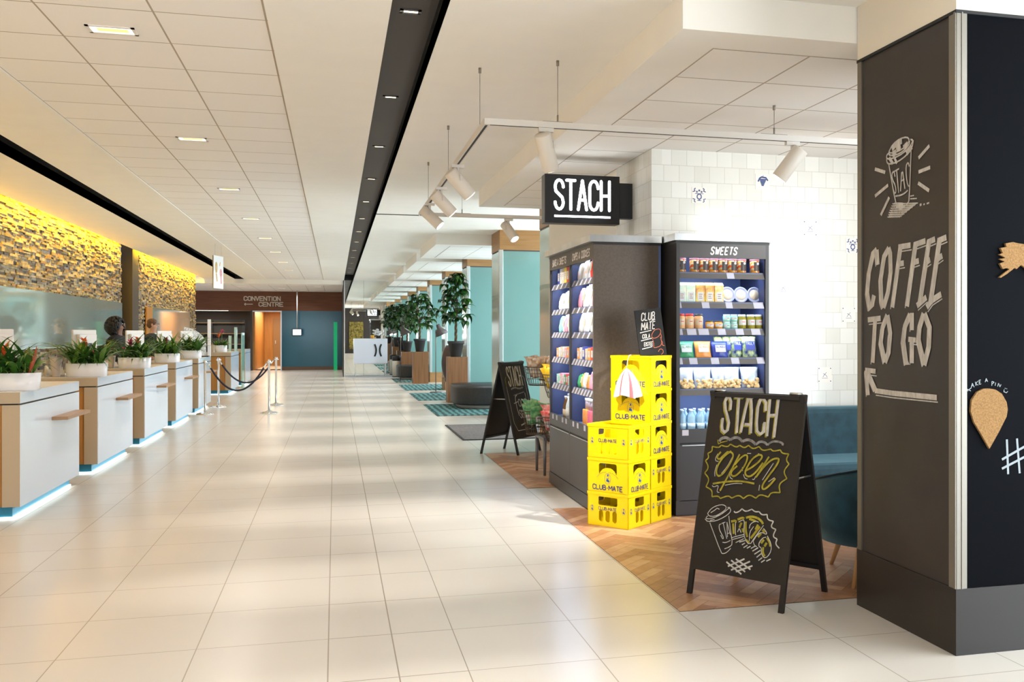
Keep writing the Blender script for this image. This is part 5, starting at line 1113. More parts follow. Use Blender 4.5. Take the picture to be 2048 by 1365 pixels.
# local x along the long side towards the viewer, local y along the short side
LA = Vector((.237, -.301)).normalized(); rzc = math.atan2(LA.y, LA.x); SA = Vector((-LA.y, LA.x))
cA = Vector((2.152, 6.879)) - LA * CW; cB = cA + SA * (CD + .006) + Vector((0, 0))
sa = [False, True, False]; na = ['bottom crate of the shorter front stack, with slots, standing on the parquet', 'middle crate of the shorter front stack, with arched window', 'open top crate of the shorter front stack, with slots']
for i in range(3): crate(cA.x, cA.y, .004 + CH * i, rzc, sa[i], 'yellow drinks crate, ' + na[i])
sb = [False, False, True, True, True]; nb = ['lowest of the tall rear stack, with slots', 'second from the floor in the tall rear stack, with slots', 'middle one of the tall rear stack, with arched window', 'fourth from the floor in the tall rear stack, below the cloth bag', 'topmost of the tall rear stack, holding the chalk sign']
for i in range(5): crate(cB.x, cB.y, .004 + CH * i, rzc, sb[i], 'yellow drinks crate, ' + nb[i])
# chalk sign standing in the top crate
t_ = thing('drinks_sign', 'tilted black chalk price sign with a coral doodle, standing in the top crate', 'sign', (2.408, 7.262, 1.073)); t_.rotation_euler = (R(-4), R(-7), 0)
MB().box((0, 0, 0), (.225, .012, .61)).build('board', CHALKB, t_)
fr0_ = frame((0, -.0005, 0), (1, 0, 0), (0, 0, 1)); fr = lambda u, v, h_=0: fr0_(u * .74, .61 - (.68 - v) * .84, h_); mb = MB(); mo = MB()
text(mb, 'CLUB', fr, .065, .575, .028, .072, .010, .45, slant=.25); text(mb, 'MATE', fr, .050, .485, .028, .070, .010, .42, slant=.25); mb.ribbon([(.16, .555), (.225, .575)], .007, fr)
for v in (.462, .385, .305): mb.ribbon([(.03, v), (.165 + (.46 - v) * -.1, v + .012)], .008, fr)
text(mb, 'COLA', fr, .05, .405, .016, .038, .0065, .4, slant=.2); text(mb, 'EISTEE', fr, .055, .33, .014, .034, .006, .4, slant=.2)
mb.build('chalk_lettering', mat('chalk_bright', (.85, .80, .74), .8), t_)
mo.ribbon(smooth([(.16, .43), (.20, .475), (.26, .48), (.275, .45), (.24, .405), (.18, .39), (.155, .41), (.165, .44)]), .006, fr); mo.ribbon(smooth([(.165, .39), (.17, .33), (.16, .30), (.25, .31), (.265, .36), (.255, .40)]), .005, fr); mo.ribbon(smooth([(.265, .43), (.27, .40), (.255, .37), (.275, .345), (.26, .32), (.29, .31)]), .006, fr); mo.ribbon(smooth([(.21, .26), (.23, .285), (.26, .28), (.27, .25), (.24, .23)]), .005, fr)
mo.build('chalk_figure', mat('chalk_coral', (.80, .22, .12), .8), t_)
# cloth bag hanging from the top crate
hp = cB + LA * .19 - SA * .012
t_ = thing('cloth_bundle', 'white and red striped cloth bundle hanging from the top crate by a loop', 'cloth', (hp.x, hp.y, .004 + CH * 4), rzc)
mb = MB(); n_ = 26; vs = []; fs = []
prof = [(.010, .16), (.024, .145), (.052, .11), (.076, .06), (.090, .0), (.098, -.06)]
for j, (r_, z) in enumerate(prof):
    for i in range(n_): a = 2 * math.pi * i / n_; q = 1 + (.20 * math.sin(a * 7) + .10 * math.sin(a * 3 + 1)) * (j / 5); vs.append((r_ * q * math.cos(a) * 1.15, -.04 + r_ * q * math.sin(a) * .5, z + .012 * math.sin(a * 3) * (j / 5)))
for j in range(len(prof) - 1):
    for i in range(n_): fs.append((j * n_ + i, j * n_ + (i + 1) % n_, (j + 1) * n_ + (i + 1) % n_, (j + 1) * n_ + i))
CLO = mat('cloth_white', (.80, .78, .78), .8); CLR_ = mat('cloth_red', (.70, .12, .14), .8)
mb.add(vs, fs, CLO, True)
for k_, q in enumerate(mb.f):
    if (k_ % n_) in (18, 22): mb.m[k_] = mb.mi(CLR_)
mb.build('cloth', None, t_, solid=1); MB().tube([(0, -.04, .16), (-.006, -.02, .215), (0, -.004, .262), (.004, .014, .27), (.006, .018, .24)], .0022, 6).build('loop', CLO, t_)

# ------------------------------------------------------------------ chalk A-frames
def aframe(FL, FR, BR, h, zb, label, leg=.03):
    """FL, FR feet of the written side (left, right as seen), BR foot behind FR"""
    FL, FR, BR = [Vector((*p, 0)) for p in (FL, FR, BR)]; BL = FL + (BR - FR); dp = (BR - FR) * .5; W = (FR - FL).length; ux = (FR - FL).normalized()
    t_ = thing('chalkboard_sign', label, 'A-frame sign', tuple(FL)); inv = Matrix.Translation(-FL)
    def side(A, B_, toward, name):
        vx = (toward + Vector((0, 0, h))).normalized(); u = (B_ - A).normalized(); nn = u.cross(vx); Ls = (toward + Vector((0, 0, h))).length
        M = Matrix((( u.x, nn.x, vx.x, A.x - FL.x), (u.y, nn.y, vx.y, A.y - FL.y), (u.z, nn.z, vx.z, 0), (0, 0, 0, 1)))
        mb = MB(); mb.T = M; mb.box((.006, -.010, zb), (W - .006, -.002, Ls - .004)); pnl = mb.build('board_' + name, CHALKB, t_)
        for x in (0, W - leg): mb = MB(); mb.T = M; mb.box((x, -.022, 0), (x + leg, -.0022, Ls)); mb.build('leg', BLACK, t_)
        for z in (zb, Ls - .03): mb = MB(); mb.T = M; mb.box((leg, -.024, z), (W - leg, -.0104, z + .025)); mb.build('rail', BLACK, t_)
        return vx, Ls
    vx, Ls = side(FL, FR, dp, 'front'); side(BR, BL, -dp, 'back')
    for A_ in (FL + ux * .02, FR - ux * .02):
        a = A_ - FL + dp * .64 + Vector((0, 0, h * .60)); b_ = A_ - FL + dp * 1.36 + Vector((0, 0, h * .60)); mb = MB(); mb.tube([a, b_], .006, 6); mb.build('spreader_bar', STEEL, t_)
    mb = MB()
    for q in (.1, .9): mb.tube([(FR - FL) * (q - .06) + dp + Vector((0, 0, h)), (FR - FL) * (q + .06) + dp + Vector((0, 0, h))], .008, 8)
    mb.build('hinge', STEEL, t_)
    n_ = ux.cross(vx)    # points away from the viewer or towards, depending on side
    return t_, FL, ux, vx, W, Ls
t_, O, ux, vx, W, Ls = aframe((1.953, 5.134), (2.308, 4.631), (2.759, 4.958), 1.157, .145, 'large chalk A-frame reading open, with a cup and croissant drawn below')
def local(fr, O): return lambda u, v, h_=0: fr(u, v, h_) - O
nrm = ux.cross(vx); out = 1 if nrm.dot(EYE - O) > 0 else -1
OF = O + nrm * out * .0005
fr_w = frame(OF, ux, vx); FRM = (lambda u, v, h_=0: fr_w(u, v, h_ if out > 0 else -h_) - O) if True else None
OO = O - nrm * .002 if out < 0 else O
TA = tracer(OF, ux, vx, 1400, 780, 6.203); TB = tracer(OF, ux, vx, 1380, 990, 8.027)
FRM = lambda u, v, h_=0: OF + ux * u + vx * v + nrm * out * h_ - O
mg = MB(); my = MB(); mw_ = MB()
ST = [[(383, 250), (394, 150), (376, 95), (342, 97), (318, 150), (325, 250), (350, 330), (366, 410), (350, 500), (315, 527), (284, 500), (280, 440), (290, 350)], [(440, 90), (558, 86)], [(492, 95), (462, 535)], [(612, 95), (575, 230), (512, 530)], [(640, 90), (650, 250), (636, 540)], [(590, 98), (672, 92)], [(560, 430), (632, 432)],
      [(822, 262), (828, 160), (798, 110), (758, 122), (728, 210), (712, 400), (716, 510), (752, 552), (798, 520), (812, 400)], [(878, 108), (838, 575)], [(985, 102), (925, 590)], [(862, 318), (962, 312)]]
for p in ST: my.ribbon(TA(*[(x - 15, y + 16) for x, y in p]), .015, FRM, CHALKY, .0006); mg.ribbon(TA(*p), .0165, FRM, CHALK, .0012)
mg.ribbon(TA(*smooth([(245, 640), (275, 603), (330, 590), (385, 625)])), .017, FRM, CHALKG, .0012); mg.ribbon(TA(*smooth([(385, 622), (430, 592), (490, 595), (535, 645)])), .016, FRM, CHALKG, .0012); mg.ribbon(TA(*smooth([(535, 640), (600, 615), (660, 640), (700, 680)])), .016, FRM, CHALKG); mg.ribbon(TA(*smooth([(700, 680), (750, 640), (810, 650), (845, 685)])), .014, FRM, CHALKG); mg.ribbon(TA(*smooth([(845, 685), (900, 640), (980, 640), (1040, 665), (1030, 690)])), .012, FRM, CHALKG)
my.ribbon(TA((228, 622), (235, 675), (270, 655), (350, 635)), .006, FRM, CHALKY)
c_ = [(160, 705), (270, 690), (385, 675), (500, 690), (610, 690), (740, 705), (885, 735), (1005, 745), (1110, 795), (1112, 920), (1085, 1100), (1000, 1275), (855, 1330), (700, 1345), (545, 1350), (400, 1345), (258, 1350), (155, 1328), (80, 1205), (65, 1035), (75, 880), (105, 790), (160, 705)]
cen = (590, 1030)
for a, b_ in zip(c_, c_[1:]):
    mx_, my_ = (a[0] + b_[0]) / 2, (a[1] + b_[1]) / 2; d = math.hypot(mx_ - cen[0], my_ - cen[1]); L_ = math.hypot(a[0] - b_[0], a[1] - b_[1]) * .32
    my.ribbon(TA(*smooth([a, (mx_ + (cen[0] - mx_) / d * L_, my_ + (cen[1] - my_) / d * L_), b_], 3)), .0075, FRM, CHALKY)
OP = [[(268, 772), (228, 815), (218, 848), (250, 868), (300, 815), (355, 768)], [(395, 762), (300, 830), (225, 940), (205, 1030), (235, 1082), (300, 1040), (380, 920), (425, 825), (405, 775), (350, 775)], [(500, 800), (395, 1000), (255, 1255)], [(440, 930), (520, 835), (590, 800), (600, 860), (540, 985), (440, 1082), (390, 1060), (398, 1010), (470, 945)],
      [(565, 1010), (650, 965), (745, 890), (790, 822), (740, 800), (650, 860), (575, 990), (565, 1055), (620, 1085), (700, 1030), (790, 905)], [(865, 830), (700, 1088)], [(705, 1080), (800, 955), (900, 860), (1000, 845), (960, 940), (850, 1080), (775, 1190), (790, 1245), (860, 1200), (945, 1100)], [(165, 1168), (300, 1145), (450, 1133), (560, 1140), (682, 1165)]]
for p in OP: my.ribbon(TA(*smooth(p)), .0105, FRM, CHALKY, .0012)
for p in ([(228, 795), (195, 850), (200, 885), (235, 890)], [(215, 930), (185, 1020), (190, 1075)], [(410, 830), (340, 960), (270, 1040)], [(375, 1040), (375, 1090), (410, 1110)], [(530, 960), (535, 1010)], [(545, 1050), (560, 1100), (595, 1108)], [(655, 1110), (680, 1115), (695, 1070)], [(590, 790), (640, 790)], [(640, 870), (740, 790)], [(745, 1180), (735, 1250)], [(855, 1140), (930, 1090)], [(315, 1185), (440, 1160), (530, 1165)], [(155, 1190), (175, 1210), (240, 1180), (210, 1270), (245, 1275)], [(918, 910), (780, 1120)]):
    mw_.ribbon(TA(*smooth(p)), .004, FRM, CHALK, .0008)
for p in ([(290, 300), (350, 220), (450, 170), (540, 160), (590, 190), (580, 240), (500, 300), (400, 350), (310, 345), (290, 300)], [(290, 340), (255, 385), (330, 390), (450, 350), (560, 280), (640, 210), (665, 240), (650, 290), (560, 360), (420, 425), (290, 435), (250, 390)], [(610, 205), (650, 205)], [(325, 450), (505, 935), (540, 950), (600, 925), (660, 860)], [(630, 340), (660, 600), (690, 790), (640, 840), (560, 870)],
          [(510, 470), (475, 480), (478, 560), (520, 640), (548, 690), (535, 718), (500, 650)], [(515, 462), (575, 440)], [(540, 455), (597, 708)], [(600, 440), (608, 680)], [(600, 440), (655, 645)], [(607, 628), (640, 612)], [(528, 765), (580, 772), (655, 735)], [(340, 290), (420, 240), (440, 215), (480, 235)], [(330, 415), (400, 400)], [(430, 340), (480, 330)],
          [(740, 440), (735, 560), (740, 650)], [(790, 440), (840, 410), (885, 405), (875, 560), (882, 700), (965, 815), (1050, 680), (1150, 550), (1190, 490)], [(1025, 740), (1090, 640), (1160, 600), (1240, 640), (1240, 600), (1190, 540)], [(1250, 660), (1310, 780), (1312, 900), (1250, 1000), (1190, 1015), (1150, 930), (1155, 850), (1110, 830), (1120, 760), (1180, 690), (1230, 680)], [(960, 740), (965, 600), (1030, 510)], [(1020, 740), (1040, 810), (1080, 835)],
          [(680, 690), (780, 660), (870, 640)], [(690, 720), (870, 670)], [(740, 770), (870, 705)], [(775, 600), (800, 530), (830, 610)], [(960, 540), (975, 470), (1060, 420), (1110, 440)]):
    mw_.ribbon(TB(*smooth(p, 1)), .0045, FRM, CHALK, .0016)
for p in ([(670, 430), (740, 415), (745, 450)], [(770, 400), (850, 368), (880, 385)], [(905, 370), (990, 348), (1090, 370), (1160, 425), (1180, 470)], [(700, 460), (710, 630)], [(835, 450), (800, 530)], [(850, 540), (860, 600)], [(905, 430), (900, 560), (925, 680)], [(960, 385), (1060, 425)], [(1100, 480), (1060, 560)], [(1130, 510), (1030, 640), (980, 700)], [(900, 720), (960, 775)], [(1170, 560), (1210, 610)], [(1150, 620), (1100, 680)], [(1240, 690), (1285, 760), (1295, 830)], [(1190, 720), (1145, 780)], [(1180, 840), (1170, 930), (1205, 985)], [(1235, 770), (1200, 830)]):
    my.ribbon(TB(*smooth(p, 1)), .013, FRM, CHALKY, .001)
for p in ([(800, 760), (890, 735)], [(840, 805), (890, 775)], [(865, 850), (930, 810)], [(920, 860), (980, 825)], [(985, 862), (1060, 820)], [(1010, 905), (1100, 850)], [(1040, 955), (1140, 890)], [(1075, 1005), (1150, 945)], [(1105, 1055), (1165, 1010)], [(1145, 1085), (1205, 1045)], [(1228, 1065), (1300, 1030)]): mw_.ribbon(TB(*p), .006, FRM, CHALK, .001)
mw_.ribbon(TB(*smooth([(712, 265), (735, 292), (800, 268), (840, 225)])), .007, FRM, CHALK)
for a, b_, c0 in (((840, 225), (1000, 232), (900, 275)), ((1000, 232), (1115, 270), (1050, 275)), ((1115, 270), (1245, 315), (1160, 325)), ((1245, 315), (1345, 425), (1250, 400)), ((1345, 425), (1385, 555), (1300, 520)), ((1385, 555), (1405, 710), (1330, 670)), ((1405, 710), (1440, 858), (1375, 790))): mw_.ribbon(TB(*smooth([a, c0, b_], 3)), .007, FRM, CHALK)
for p in ([(588, 1078), (828, 1275)], [(665, 1052), (890, 1238)], [(740, 1030), (975, 1200)], [(612, 1150), (880, 1030)], [(662, 1210), (968, 1070)], [(740, 1235), (1008, 1140)]): mw_.ribbon(TB(*p), .009, FRM, CHALK)
my.build('chalk_yellow_pattern', None, t_); mg.build('chalk_lettering', None, t_); mw_.build('chalk_white_pattern', None, t_)
# second A-frame behind the cabinet
t_, O, ux, vx, W, Ls = aframe((2.162, 11.383), (2.547, 11.842), (2.12, 12.168), 1.14, .20, 'farther chalk A-frame reading food shop, beside the basket stand')
nrm = ux.cross(vx); out = 1 if nrm.dot(EYE - O) > 0 else -1; FRM = lambda u, v, h_=0: O + ux * u + vx * v + nrm * out * (h_ + .0005) - O
mb = MB(); my = MB()
for dx, dy, m_, q in ((.0, 0, CHALK, mb), (-.012, -.006, CHALKY, my)): text(q, 'STACH', FRM, .13 + dx, .86 + dy, .052, .24, .019 if q is mb else .006, .38, m_, th=.0025 if q is mb else .0006)
mb.ribbon(smooth([(.15, .82), (.25, .84), (.35, .815), (.45, .83)]), .02, FRM, CHALKG)
mb.ribbon(smooth([(.26, .74), (.20, .72), (.20, .56), (.22, .48)]), .013, FRM, CHALK); mb.ribbon([(.15, .64), (.27, .66)], .010, FRM, CHALK); mb.ribbon([(.18, .74), (.46, .77)], .012, FRM, CHALKG)
for i in range(2): mb.ribbon(arc(.29 + .075 * i, .64, .03, .045, 0, 360, 12), .011, FRM, CHALK)
mb.ribbon(arc(.44, .64, .03, .045, 0, 360, 12), .011, FRM, CHALK); mb.ribbon([(.475, .76), (.47, .59)], .011, FRM, CHALK)
text(mb, 'SHOP', FRM, .24, .45, .040, .10, .010, .4, CHALK); mb.ribbon([(.22, .36), (.34, .38)], .016, FRM, CHALK)
my.ribbon([(.09, .98), (.06, .95), (.055, .86)], .007, FRM, CHALKY); mb.ribbon([(.055, .86), (.06, .40), (.12, .30), (.44, .30)], .006, FRM, CHALK); mb.ribbon([(.50, .98), (.54, .95), (.54, .40), (.46, .30)], .006, FRM, CHALK)
my.build('chalk_yellow_lines', None, t_); mb.build('chalk_lettering', None, t_)

# ------------------------------------------------------------------ snack basket stand
t_ = thing('basket_stand', 'grey metal stand holding four wire snack baskets at the far end of the cabinet', 'stand', (2.17, 9.62, 0))
GM = mat('stand_grey', (.16, .16, .17), .4, .4); WIRE = mat('basket_wire', (.10, .07, .05), .4, .5)
for x, y in ((-.045, .10), (-.045, .50), (.36, .10), (.36, .50)): MB().tube([(x, y, .0), (x, y, .40)], [.014, .02], 10).build('leg', GM, t_)
MB().box((-.06, .08, .37), (.38, .52, .40)).build('base_frame', GM, t_)
MB().tube([(.16, .3, .38), (.16, .3, 1.30)], .022, 12).build('mast', GM, t_)
def basket(cx, cy, zt, rt, rb, h, col_, items):
    n_ = 30; b_ = MB()
    for q, z in ((1.0, 0), (.97, -.03), (.90, -.07), (.82, -.13), (.74, -.19), (rb / rt, -h)):
        b_.tube([(cx + rt * q * math.cos(2 * math.pi * i / n_), cy + rt * q * math.sin(2 * math.pi * i / n_), zt + z) for i in range(n_)], .0055 if z == 0 else .003, 6, closed=True)
    for i in range(n_):
        a = 2 * math.pi * i / n_; b_.tube([(cx + rt * q * math.cos(a), cy + rt * q * math.sin(a), zt + z) for q, z in ((1, 0), (.90, -.07), (.82, -.13), (rb / rt, -h), (0.02, -h))], .0022, 5)
    b_.tube([(cx, cy, zt - h * .7), (.16, .3, zt - h * .7)], .010, 8)
    b_.build('wire_basket', WIRE, t_)
BK = [(-.02, .50, 1.13, .165, .11, .20), (.10, .14, 1.06, .165, .10, .24), (-.06, .42, .66, .165, .115, .25), (.06, .02, .63, .175, .09, .26)]
for a in BK: basket(*a, None, None)
bgm = [(noise_mat('crisps_kraft', (.62, .56, .46), (.35, .16, .08), 16, .45), 'kraft and white crisp packet', 'upper left basket'), (noise_mat('crisps_yellow', (.85, .62, .02), (.85, .50, .02), 14, .35), 'yellow crisp packet', 'upper right basket'),
       (noise_mat('crisps_green', (.03, .22, .08), (.25, .50, .22), 14, .35), 'green crisp packet', 'lower left basket'), (noise_mat('crisps_red', (.60, .03, .03), (.75, .42, .38), 12, .35), 'red crisp packet', 'lower right basket')]
rnd = random.Random(9)
for (cx, cy, zt, rt, rb, h), (m_, nm, where) in zip(BK, bgm):
    for i in range(9):
        a = 2 * math.pi * i / 7 + .3; rr = .085 if i < 7 else .02; zz = (zt - h * .62) if i < 7 else (zt - .10 if i < 8 else zt + .02)
        px_, py_ = 2.17 + cx + rr * math.cos(a), 9.62 + cy + rr * math.sin(a)
        q = thing('crisp_packet', '%s in the %s, %s' % (nm, where, ['at the bottom front', 'at the bottom left', 'at the bottom back', 'at the bottom right', 'low in the middle', 'leaning at the rim', 'leaning opposite the rim', 'upright on top', 'flopped on top'][i]), 'bag', (px_, py_, zz), 0, nm + 's in the ' + where)
        bag(q, m_, .18, .235, .075, None, 0); q.rotation_euler = (R(rnd.uniform(18, 30) * (1 if i < 7 else -.4)), R(rnd.uniform(-14, 14)), a + R(90))
        if i == 8: q.rotation_euler = (R(-62), R(12), R(20))
        lab_panel(q, -.04, .04, .06, .13, -.004, WHT, 'label', 2)

# ------------------------------------------------------------------ seating by the tiled wall
VEL = noise_mat('velvet_blue', (.006, .032, .050), (.014, .060, .085), 9, .7); n, l, b = nt(VEL); b.inputs['Sheen Weight'].default_value = .5; b.inputs['Sheen Tint'].default_value = (.35, .65, .8, 1)
LEGW = mat('leg_beech', (.45, .24, .10), .45); PIPE = mat('piping_dark', (.004, .012, .018), .7)
t_ = thing('sofa', 'blue velvet banquette sofa standing against the tiled wall', 'sofa', (3.62, 7.02, 0))
MB().box((0, .0, .10), (2.2, .72, .30)).build('base', VEL, t_, .03); MB().box((.01, -.02, .30), (2.19, .60, .43)).build('seat_cushion', VEL, t_, .045)
mb = MB(); mb.box((.0, .55, .30), (2.2, .76, .84)); mb.build('backrest', VEL, t_, .05)
for x in (.1, 2.1):
    for y in (.08, .64): MB().tube([(x, y, 0), (x, y, .11)], [.012, .02], 12).build('leg', LEGW, t_)
t_ = thing('armchair', 'dark blue velvet tub chair with beech legs, seen from behind, half hidden by the pillar', 'armchair', (3.38, 5.36, 0), 0)
def shell(r0, r1, zb, hf, a0, a1, n_=36):
    mb = MB(); vs = []; fs = []
    for i in range(n_ + 1):
        a = a0 + (a1 - a0) * i / n_; ht = hf(i / n_); c, s_ = math.cos(R(a)), math.sin(R(a))
        ring = [(r0 * .90, zb), (r0 * 1.0, zb + .10), (r0 * 1.03, zb + (ht - zb) * .6), (r0 * 1.02, ht - .03), (r0 * .985, ht), ((r0 + r1) / 2, ht + .006), (r1 * 1.01, ht), (r1, ht - .03), (r1, zb + .05), (r1 * .95, zb)]
        vs += [(q * c, q * s_ * .88, z) for q, z in ring]
    k_ = 10
    for i in range(n_):
        for j in range(k_): fs.append((i * k_ + j, i * k_ + (j + 1) % k_, (i + 1) * k_ + (j + 1) % k_, (i + 1) * k_ + j))
    fs += [tuple(range(k_)), tuple(range(n_ * k_, n_ * k_ + k_))[::-1]]; mb.add(vs, fs, None, True); return mb
hf = lambda s_: .56 + .16 * math.sin(math.pi * s_) ** 1.5
shell(.46, .37, .20, hf, 150, 390).build('back_shell', VEL, t_)
mb = MB(); mb.tube([(.462 * math.cos(R(150 + 240 * i / 36)), .462 * .88 * math.sin(R(150 + 240 * i / 36)), hf(i / 36) - .002) for i in range(37)], .006, 8); mb.build('piping', PIPE, t_)
MB().lathe([(.0, .20), (.36, .20), (.385, .24), (.38, .40), (.34, .44), (0, .45)], n=36, sy=.9).build('seat', VEL, t_)
for a, (lx, ly) in ((225, (-.45, -.385)), (315, (.45, -.385)), (45, (.30, .20)), (135, (-.275, .18))): x, y = .31 * math.cos(R(a)), .30 * math.sin(R(a)); MB().tube([(lx, ly, 0), (lx * .78, ly * .78, .22)], [.011, .021], 12).build('leg', LEGW, t_)

# ------------------------------------------------------------------ floor mats in the column bays
CARP = mat('carpet_teal', (.05, .22, .20), .9); n, l, b = nt(CARP); tc = n.new('ShaderNodeTexCoord'); wv = n.new('ShaderNodeTexWave'); wv.bands_direction = 'X'; wv.inputs['Scale'].default_value = 2.6; wv.inputs['Distortion'].default_value = 4; wv.inputs['Detail'].default_value = 2
l.new(tc.outputs['Object'], wv.inputs[0]); r = ramp(n, [(.3, (.012, .060, .062)), (.65, (.085, .22, .21))]); l.new(wv.outputs[0], r.inputs[0]); l.new(r.outputs[0], b.inputs['Base Color'])
for i, (y0, y1) in enumerate(((17.15, 19.95), (21.2, 23.75), (24.95, 27.75), (29.0, 31.4))):
    ce, cn_ = 17.30 + 4.2 * i, 20.58 + 4.2 * i; a_, b_ = max(y0, ce), min(y1, cn_)
    tag(MB().prism([(1.775, y0), (2.76, y0), (2.76, a_), (6.0, a_), (6.0, b_), (2.76, b_), (2.76, y1), (1.775, y1)], 0, .010).build('carpet', CARP), 'teal patterned carpet strip on the tiles, %s from the camera' % ['nearest', 'second', 'third', 'farthest'][i], 'carpet', 'teal carpets between the columns')
t_ = thing('door_mat', 'grey brown entrance mat lying on the tiles behind the first chalk sign', 'mat', (1.72, 13.2, 0))
MB().box((.03, .03, 0), (2.0, 2.20, .012)).build('pile', noise_mat('mat_pile', (.10, .085, .080), (.17, .145, .135), 40, .95, .3), t_)
mb = MB(); mb.box((0, 0, 0), (2.03, .03, .010)); mb.box((0, 2.2, 0), (2.03, 2.23, .010)); mb.box((0, .03, 0), (.03, 2.2, .010)); mb.box((2.0, .03, 0), (2.03, 2.2, .010)); mb.build('rubber_edge', RUBBER, t_)

# ------------------------------------------------------------------ benches, pedestals, plants
LTH = noise_mat('leather_black', (.013, .012, .012), (.022, .020, .019), 30, .45, .2)
def bench(x, y, lab, L=1.7, W=1.55):
    t_ = thing('bench', lab, 'bench', (x, y, .0105), 0, 'black rounded benches'); C0 = (L / 2, W / 2, 0)
    MB().lathe([(.0, .08), (1.0, .08), (1.0, .10), (1.005, .40), (.985, .44), (0, .45)], C0, 48, sx=L / 2, sy=W / 2, pw=3.6).build('seat', LTH, t_)
    MB().lathe([(.90, 0.0), (.90, .08)], C0, 48, sx=L / 2, sy=W / 2, pw=3.6).build('base', mat('bench_base', (.42, .38, .34), .4, .2), t_); return t_
bench(2.28, 18.35, 'black rounded leather bench nearest, right of the tall plant stand', 1.9, 1.7); bench(1.92, 30.4, 'black rounded bench by the mirror, left of the second plant stand', 1.6, 1.5)
PEDM = wood('pedestal_oak', (.15, .062, .020), (.21, .095, .034), 'XYZ', (14, 14, .8), .45); POTD = mat('pot_dark', (.030, .027, .026), .7); TRK = noise_mat('trunk', (.07, .045, .025), (.14, .10, .05), 25, .9, .5)
TL = [noise_mat('tree_leaf_%d' % i, a, b_, 9, .32) for i, (a, b_) in enumerate((((.010, .045, .006), (.025, .085, .012)), ((.020, .075, .008), (.045, .14, .02)), ((.006, .028, .006), (.015, .050, .010))))]
def pedestal(x, y, w_, h, lab): return tag(MB().box((x, y, 0), (x + w_, y + w_, h)).build('plant_stand', PEDM, None, .004), lab, 'plant stand', 'square oak plant stands')
def pachira(x, y, z, lab, seed, H=1.15, R0=.42, pot=.30):
    rn = random.Random(seed); t_ = thing('potted_tree', lab, 'plant', (x, y, z), 0, 'money trees in dark pots')
    MB().lathe([(.11, 0), (.115, .004), (.165, pot - .06), (.178, pot - .06), (.185, pot), (.165, pot), (.16, pot - .03)], n=32).build('pot', POTD, t_); MB().lathe([(0, pot - .03), (.161, pot - .032)], n=24).build('soil', SOIL, t_)
    mb = MB(); th = H * .42
    for q in range(3): mb.tube([(.020 * math.cos(q * 2.09 + i * .75), .020 * math.sin(q * 2.09 + i * .75), pot - .03 + th * i / 14) for i in range(15)], .014, 8)
    top = Vector((0, 0, pot + th - .10)); cb, ct = pot + th * .66, pot + H * .95; mf = [MB(), MB()]
    def clear(v): return not (x + v.x > 2.74 and ((y + v.y - 12.2) % 4.2) < .95)
    for k in range(40):
        s_ = (k + .5) / 40; az = k * 2.39996; zz = cb + (ct - cb) * s_; rr = R0 * (math.sin(math.pi * (.30 + .62 * s_)) ** .8) * rn.uniform(.55, 1.0)
        tip = Vector((rr * math.cos(az), rr * math.sin(az), zz))
        if not clear(tip * 1.25): continue
        if k % 2 == 0: mb.tube([top, (top + tip) / 2 + Vector((0, 0, .05)), tip], [.008, .005, .003], 5)
        for j in range(rn.choice((5, 6, 7))):
            t2 = MB(); blade(t2, tip, 6.283 * j / 6 + az, rn.uniform(.18, .27), rn.uniform(-.60, .35), rn.uniform(.050, .068), None, 5, .9)
            if all(clear(Vector(v)) for v in t2.v): mf[k % 2].add(t2.v, t2.f, rn.choice(TL), True)
    mb.build('trunk', TRK, t_); mf[0].build('foliage', None, t_); mf[1].build('foliage', None, t_); return t_
pedestal(2.34, 20.35, .42, .98, 'oak plant stand nearest the camera, behind the black bench'); pachira(2.53, 20.56, .98, 'tall money tree in a dark pot on the nearest oak stand', 3, 1.56, .36, .34)
pedestal(2.22, 28.2, .44, .94, 'oak plant stand further down the hall, beside the far bench'); pachira(2.43, 28.42, .94, 'smaller money tree in a dark pot on the farther oak stand', 8, 1.42, .50, .38)
pedestal(2.15, 32.2, .40, .86, 'oak plant stand just in front of the mirror'); pachira(2.35, 32.4, .86, 'money tree in a dark pot in front of the mirror, farthest of the trees', 12, 1.35, .50, .36)
# floor lamps
LG = mat('lamp_grey', (.075, .060, .058), .45)
def floorlamp(x, y, lab, rz=0):
    t_ = thing('floor_lamp', lab, 'lamp', (x, y, 0), rz, 'dark reading floor lamps')
    MB().lathe([(.15, 0), (.15, .015), (.14, .028), (0, .03)], n=32).build('base', LG, t_); MB().tube([(0, 0, .02), (0, 0, 1.50)], .010, 12).build('pole', LG, t_)
    mb = MB(); mb.tube([(0, 0, 1.48), (.0, 0, 1.56), (.05, 0, 1.58)], .013, 10); mb.build('joint', LG, t_)
    T = Matrix.Translation((.10, 0, 1.58)) @ Matrix.Rotation(R(-24), 4, 'Y'); mb = MB(); mb.T = T
    mb.lathe([(.045, .14), (.05, .10), (.055, .05), (.065, .03), (.13, -.05), (.165, -.14), (.16, -.14), (.125, -.05), (.06, .02)], n=32); mb.build('lamp_shade', LG, t_)
    mb = MB(); mb.T = T; ell(mb, (0, 0, -.06), .045, .045, .05, LAMPW); mb.build('bulb', LAMPW, t_)
    l = bpy.data.lights.new('lamp_glow', 'POINT'); l.energy = 5; l.color = (1, .85, .65); l.shadow_soft_size = .05; o = bpy.data.objects.new('lamp_glow', l); col.objects.link(o); o.location = T @ Vector((0, 0, -.14)); o.parent = t_
floorlamp(2.44, 23.9, 'dark floor lamp with lit shade left of the tall money tree'); floorlamp(1.95, 29.6, 'dark floor lamp near the mirror, in front of the far trees')
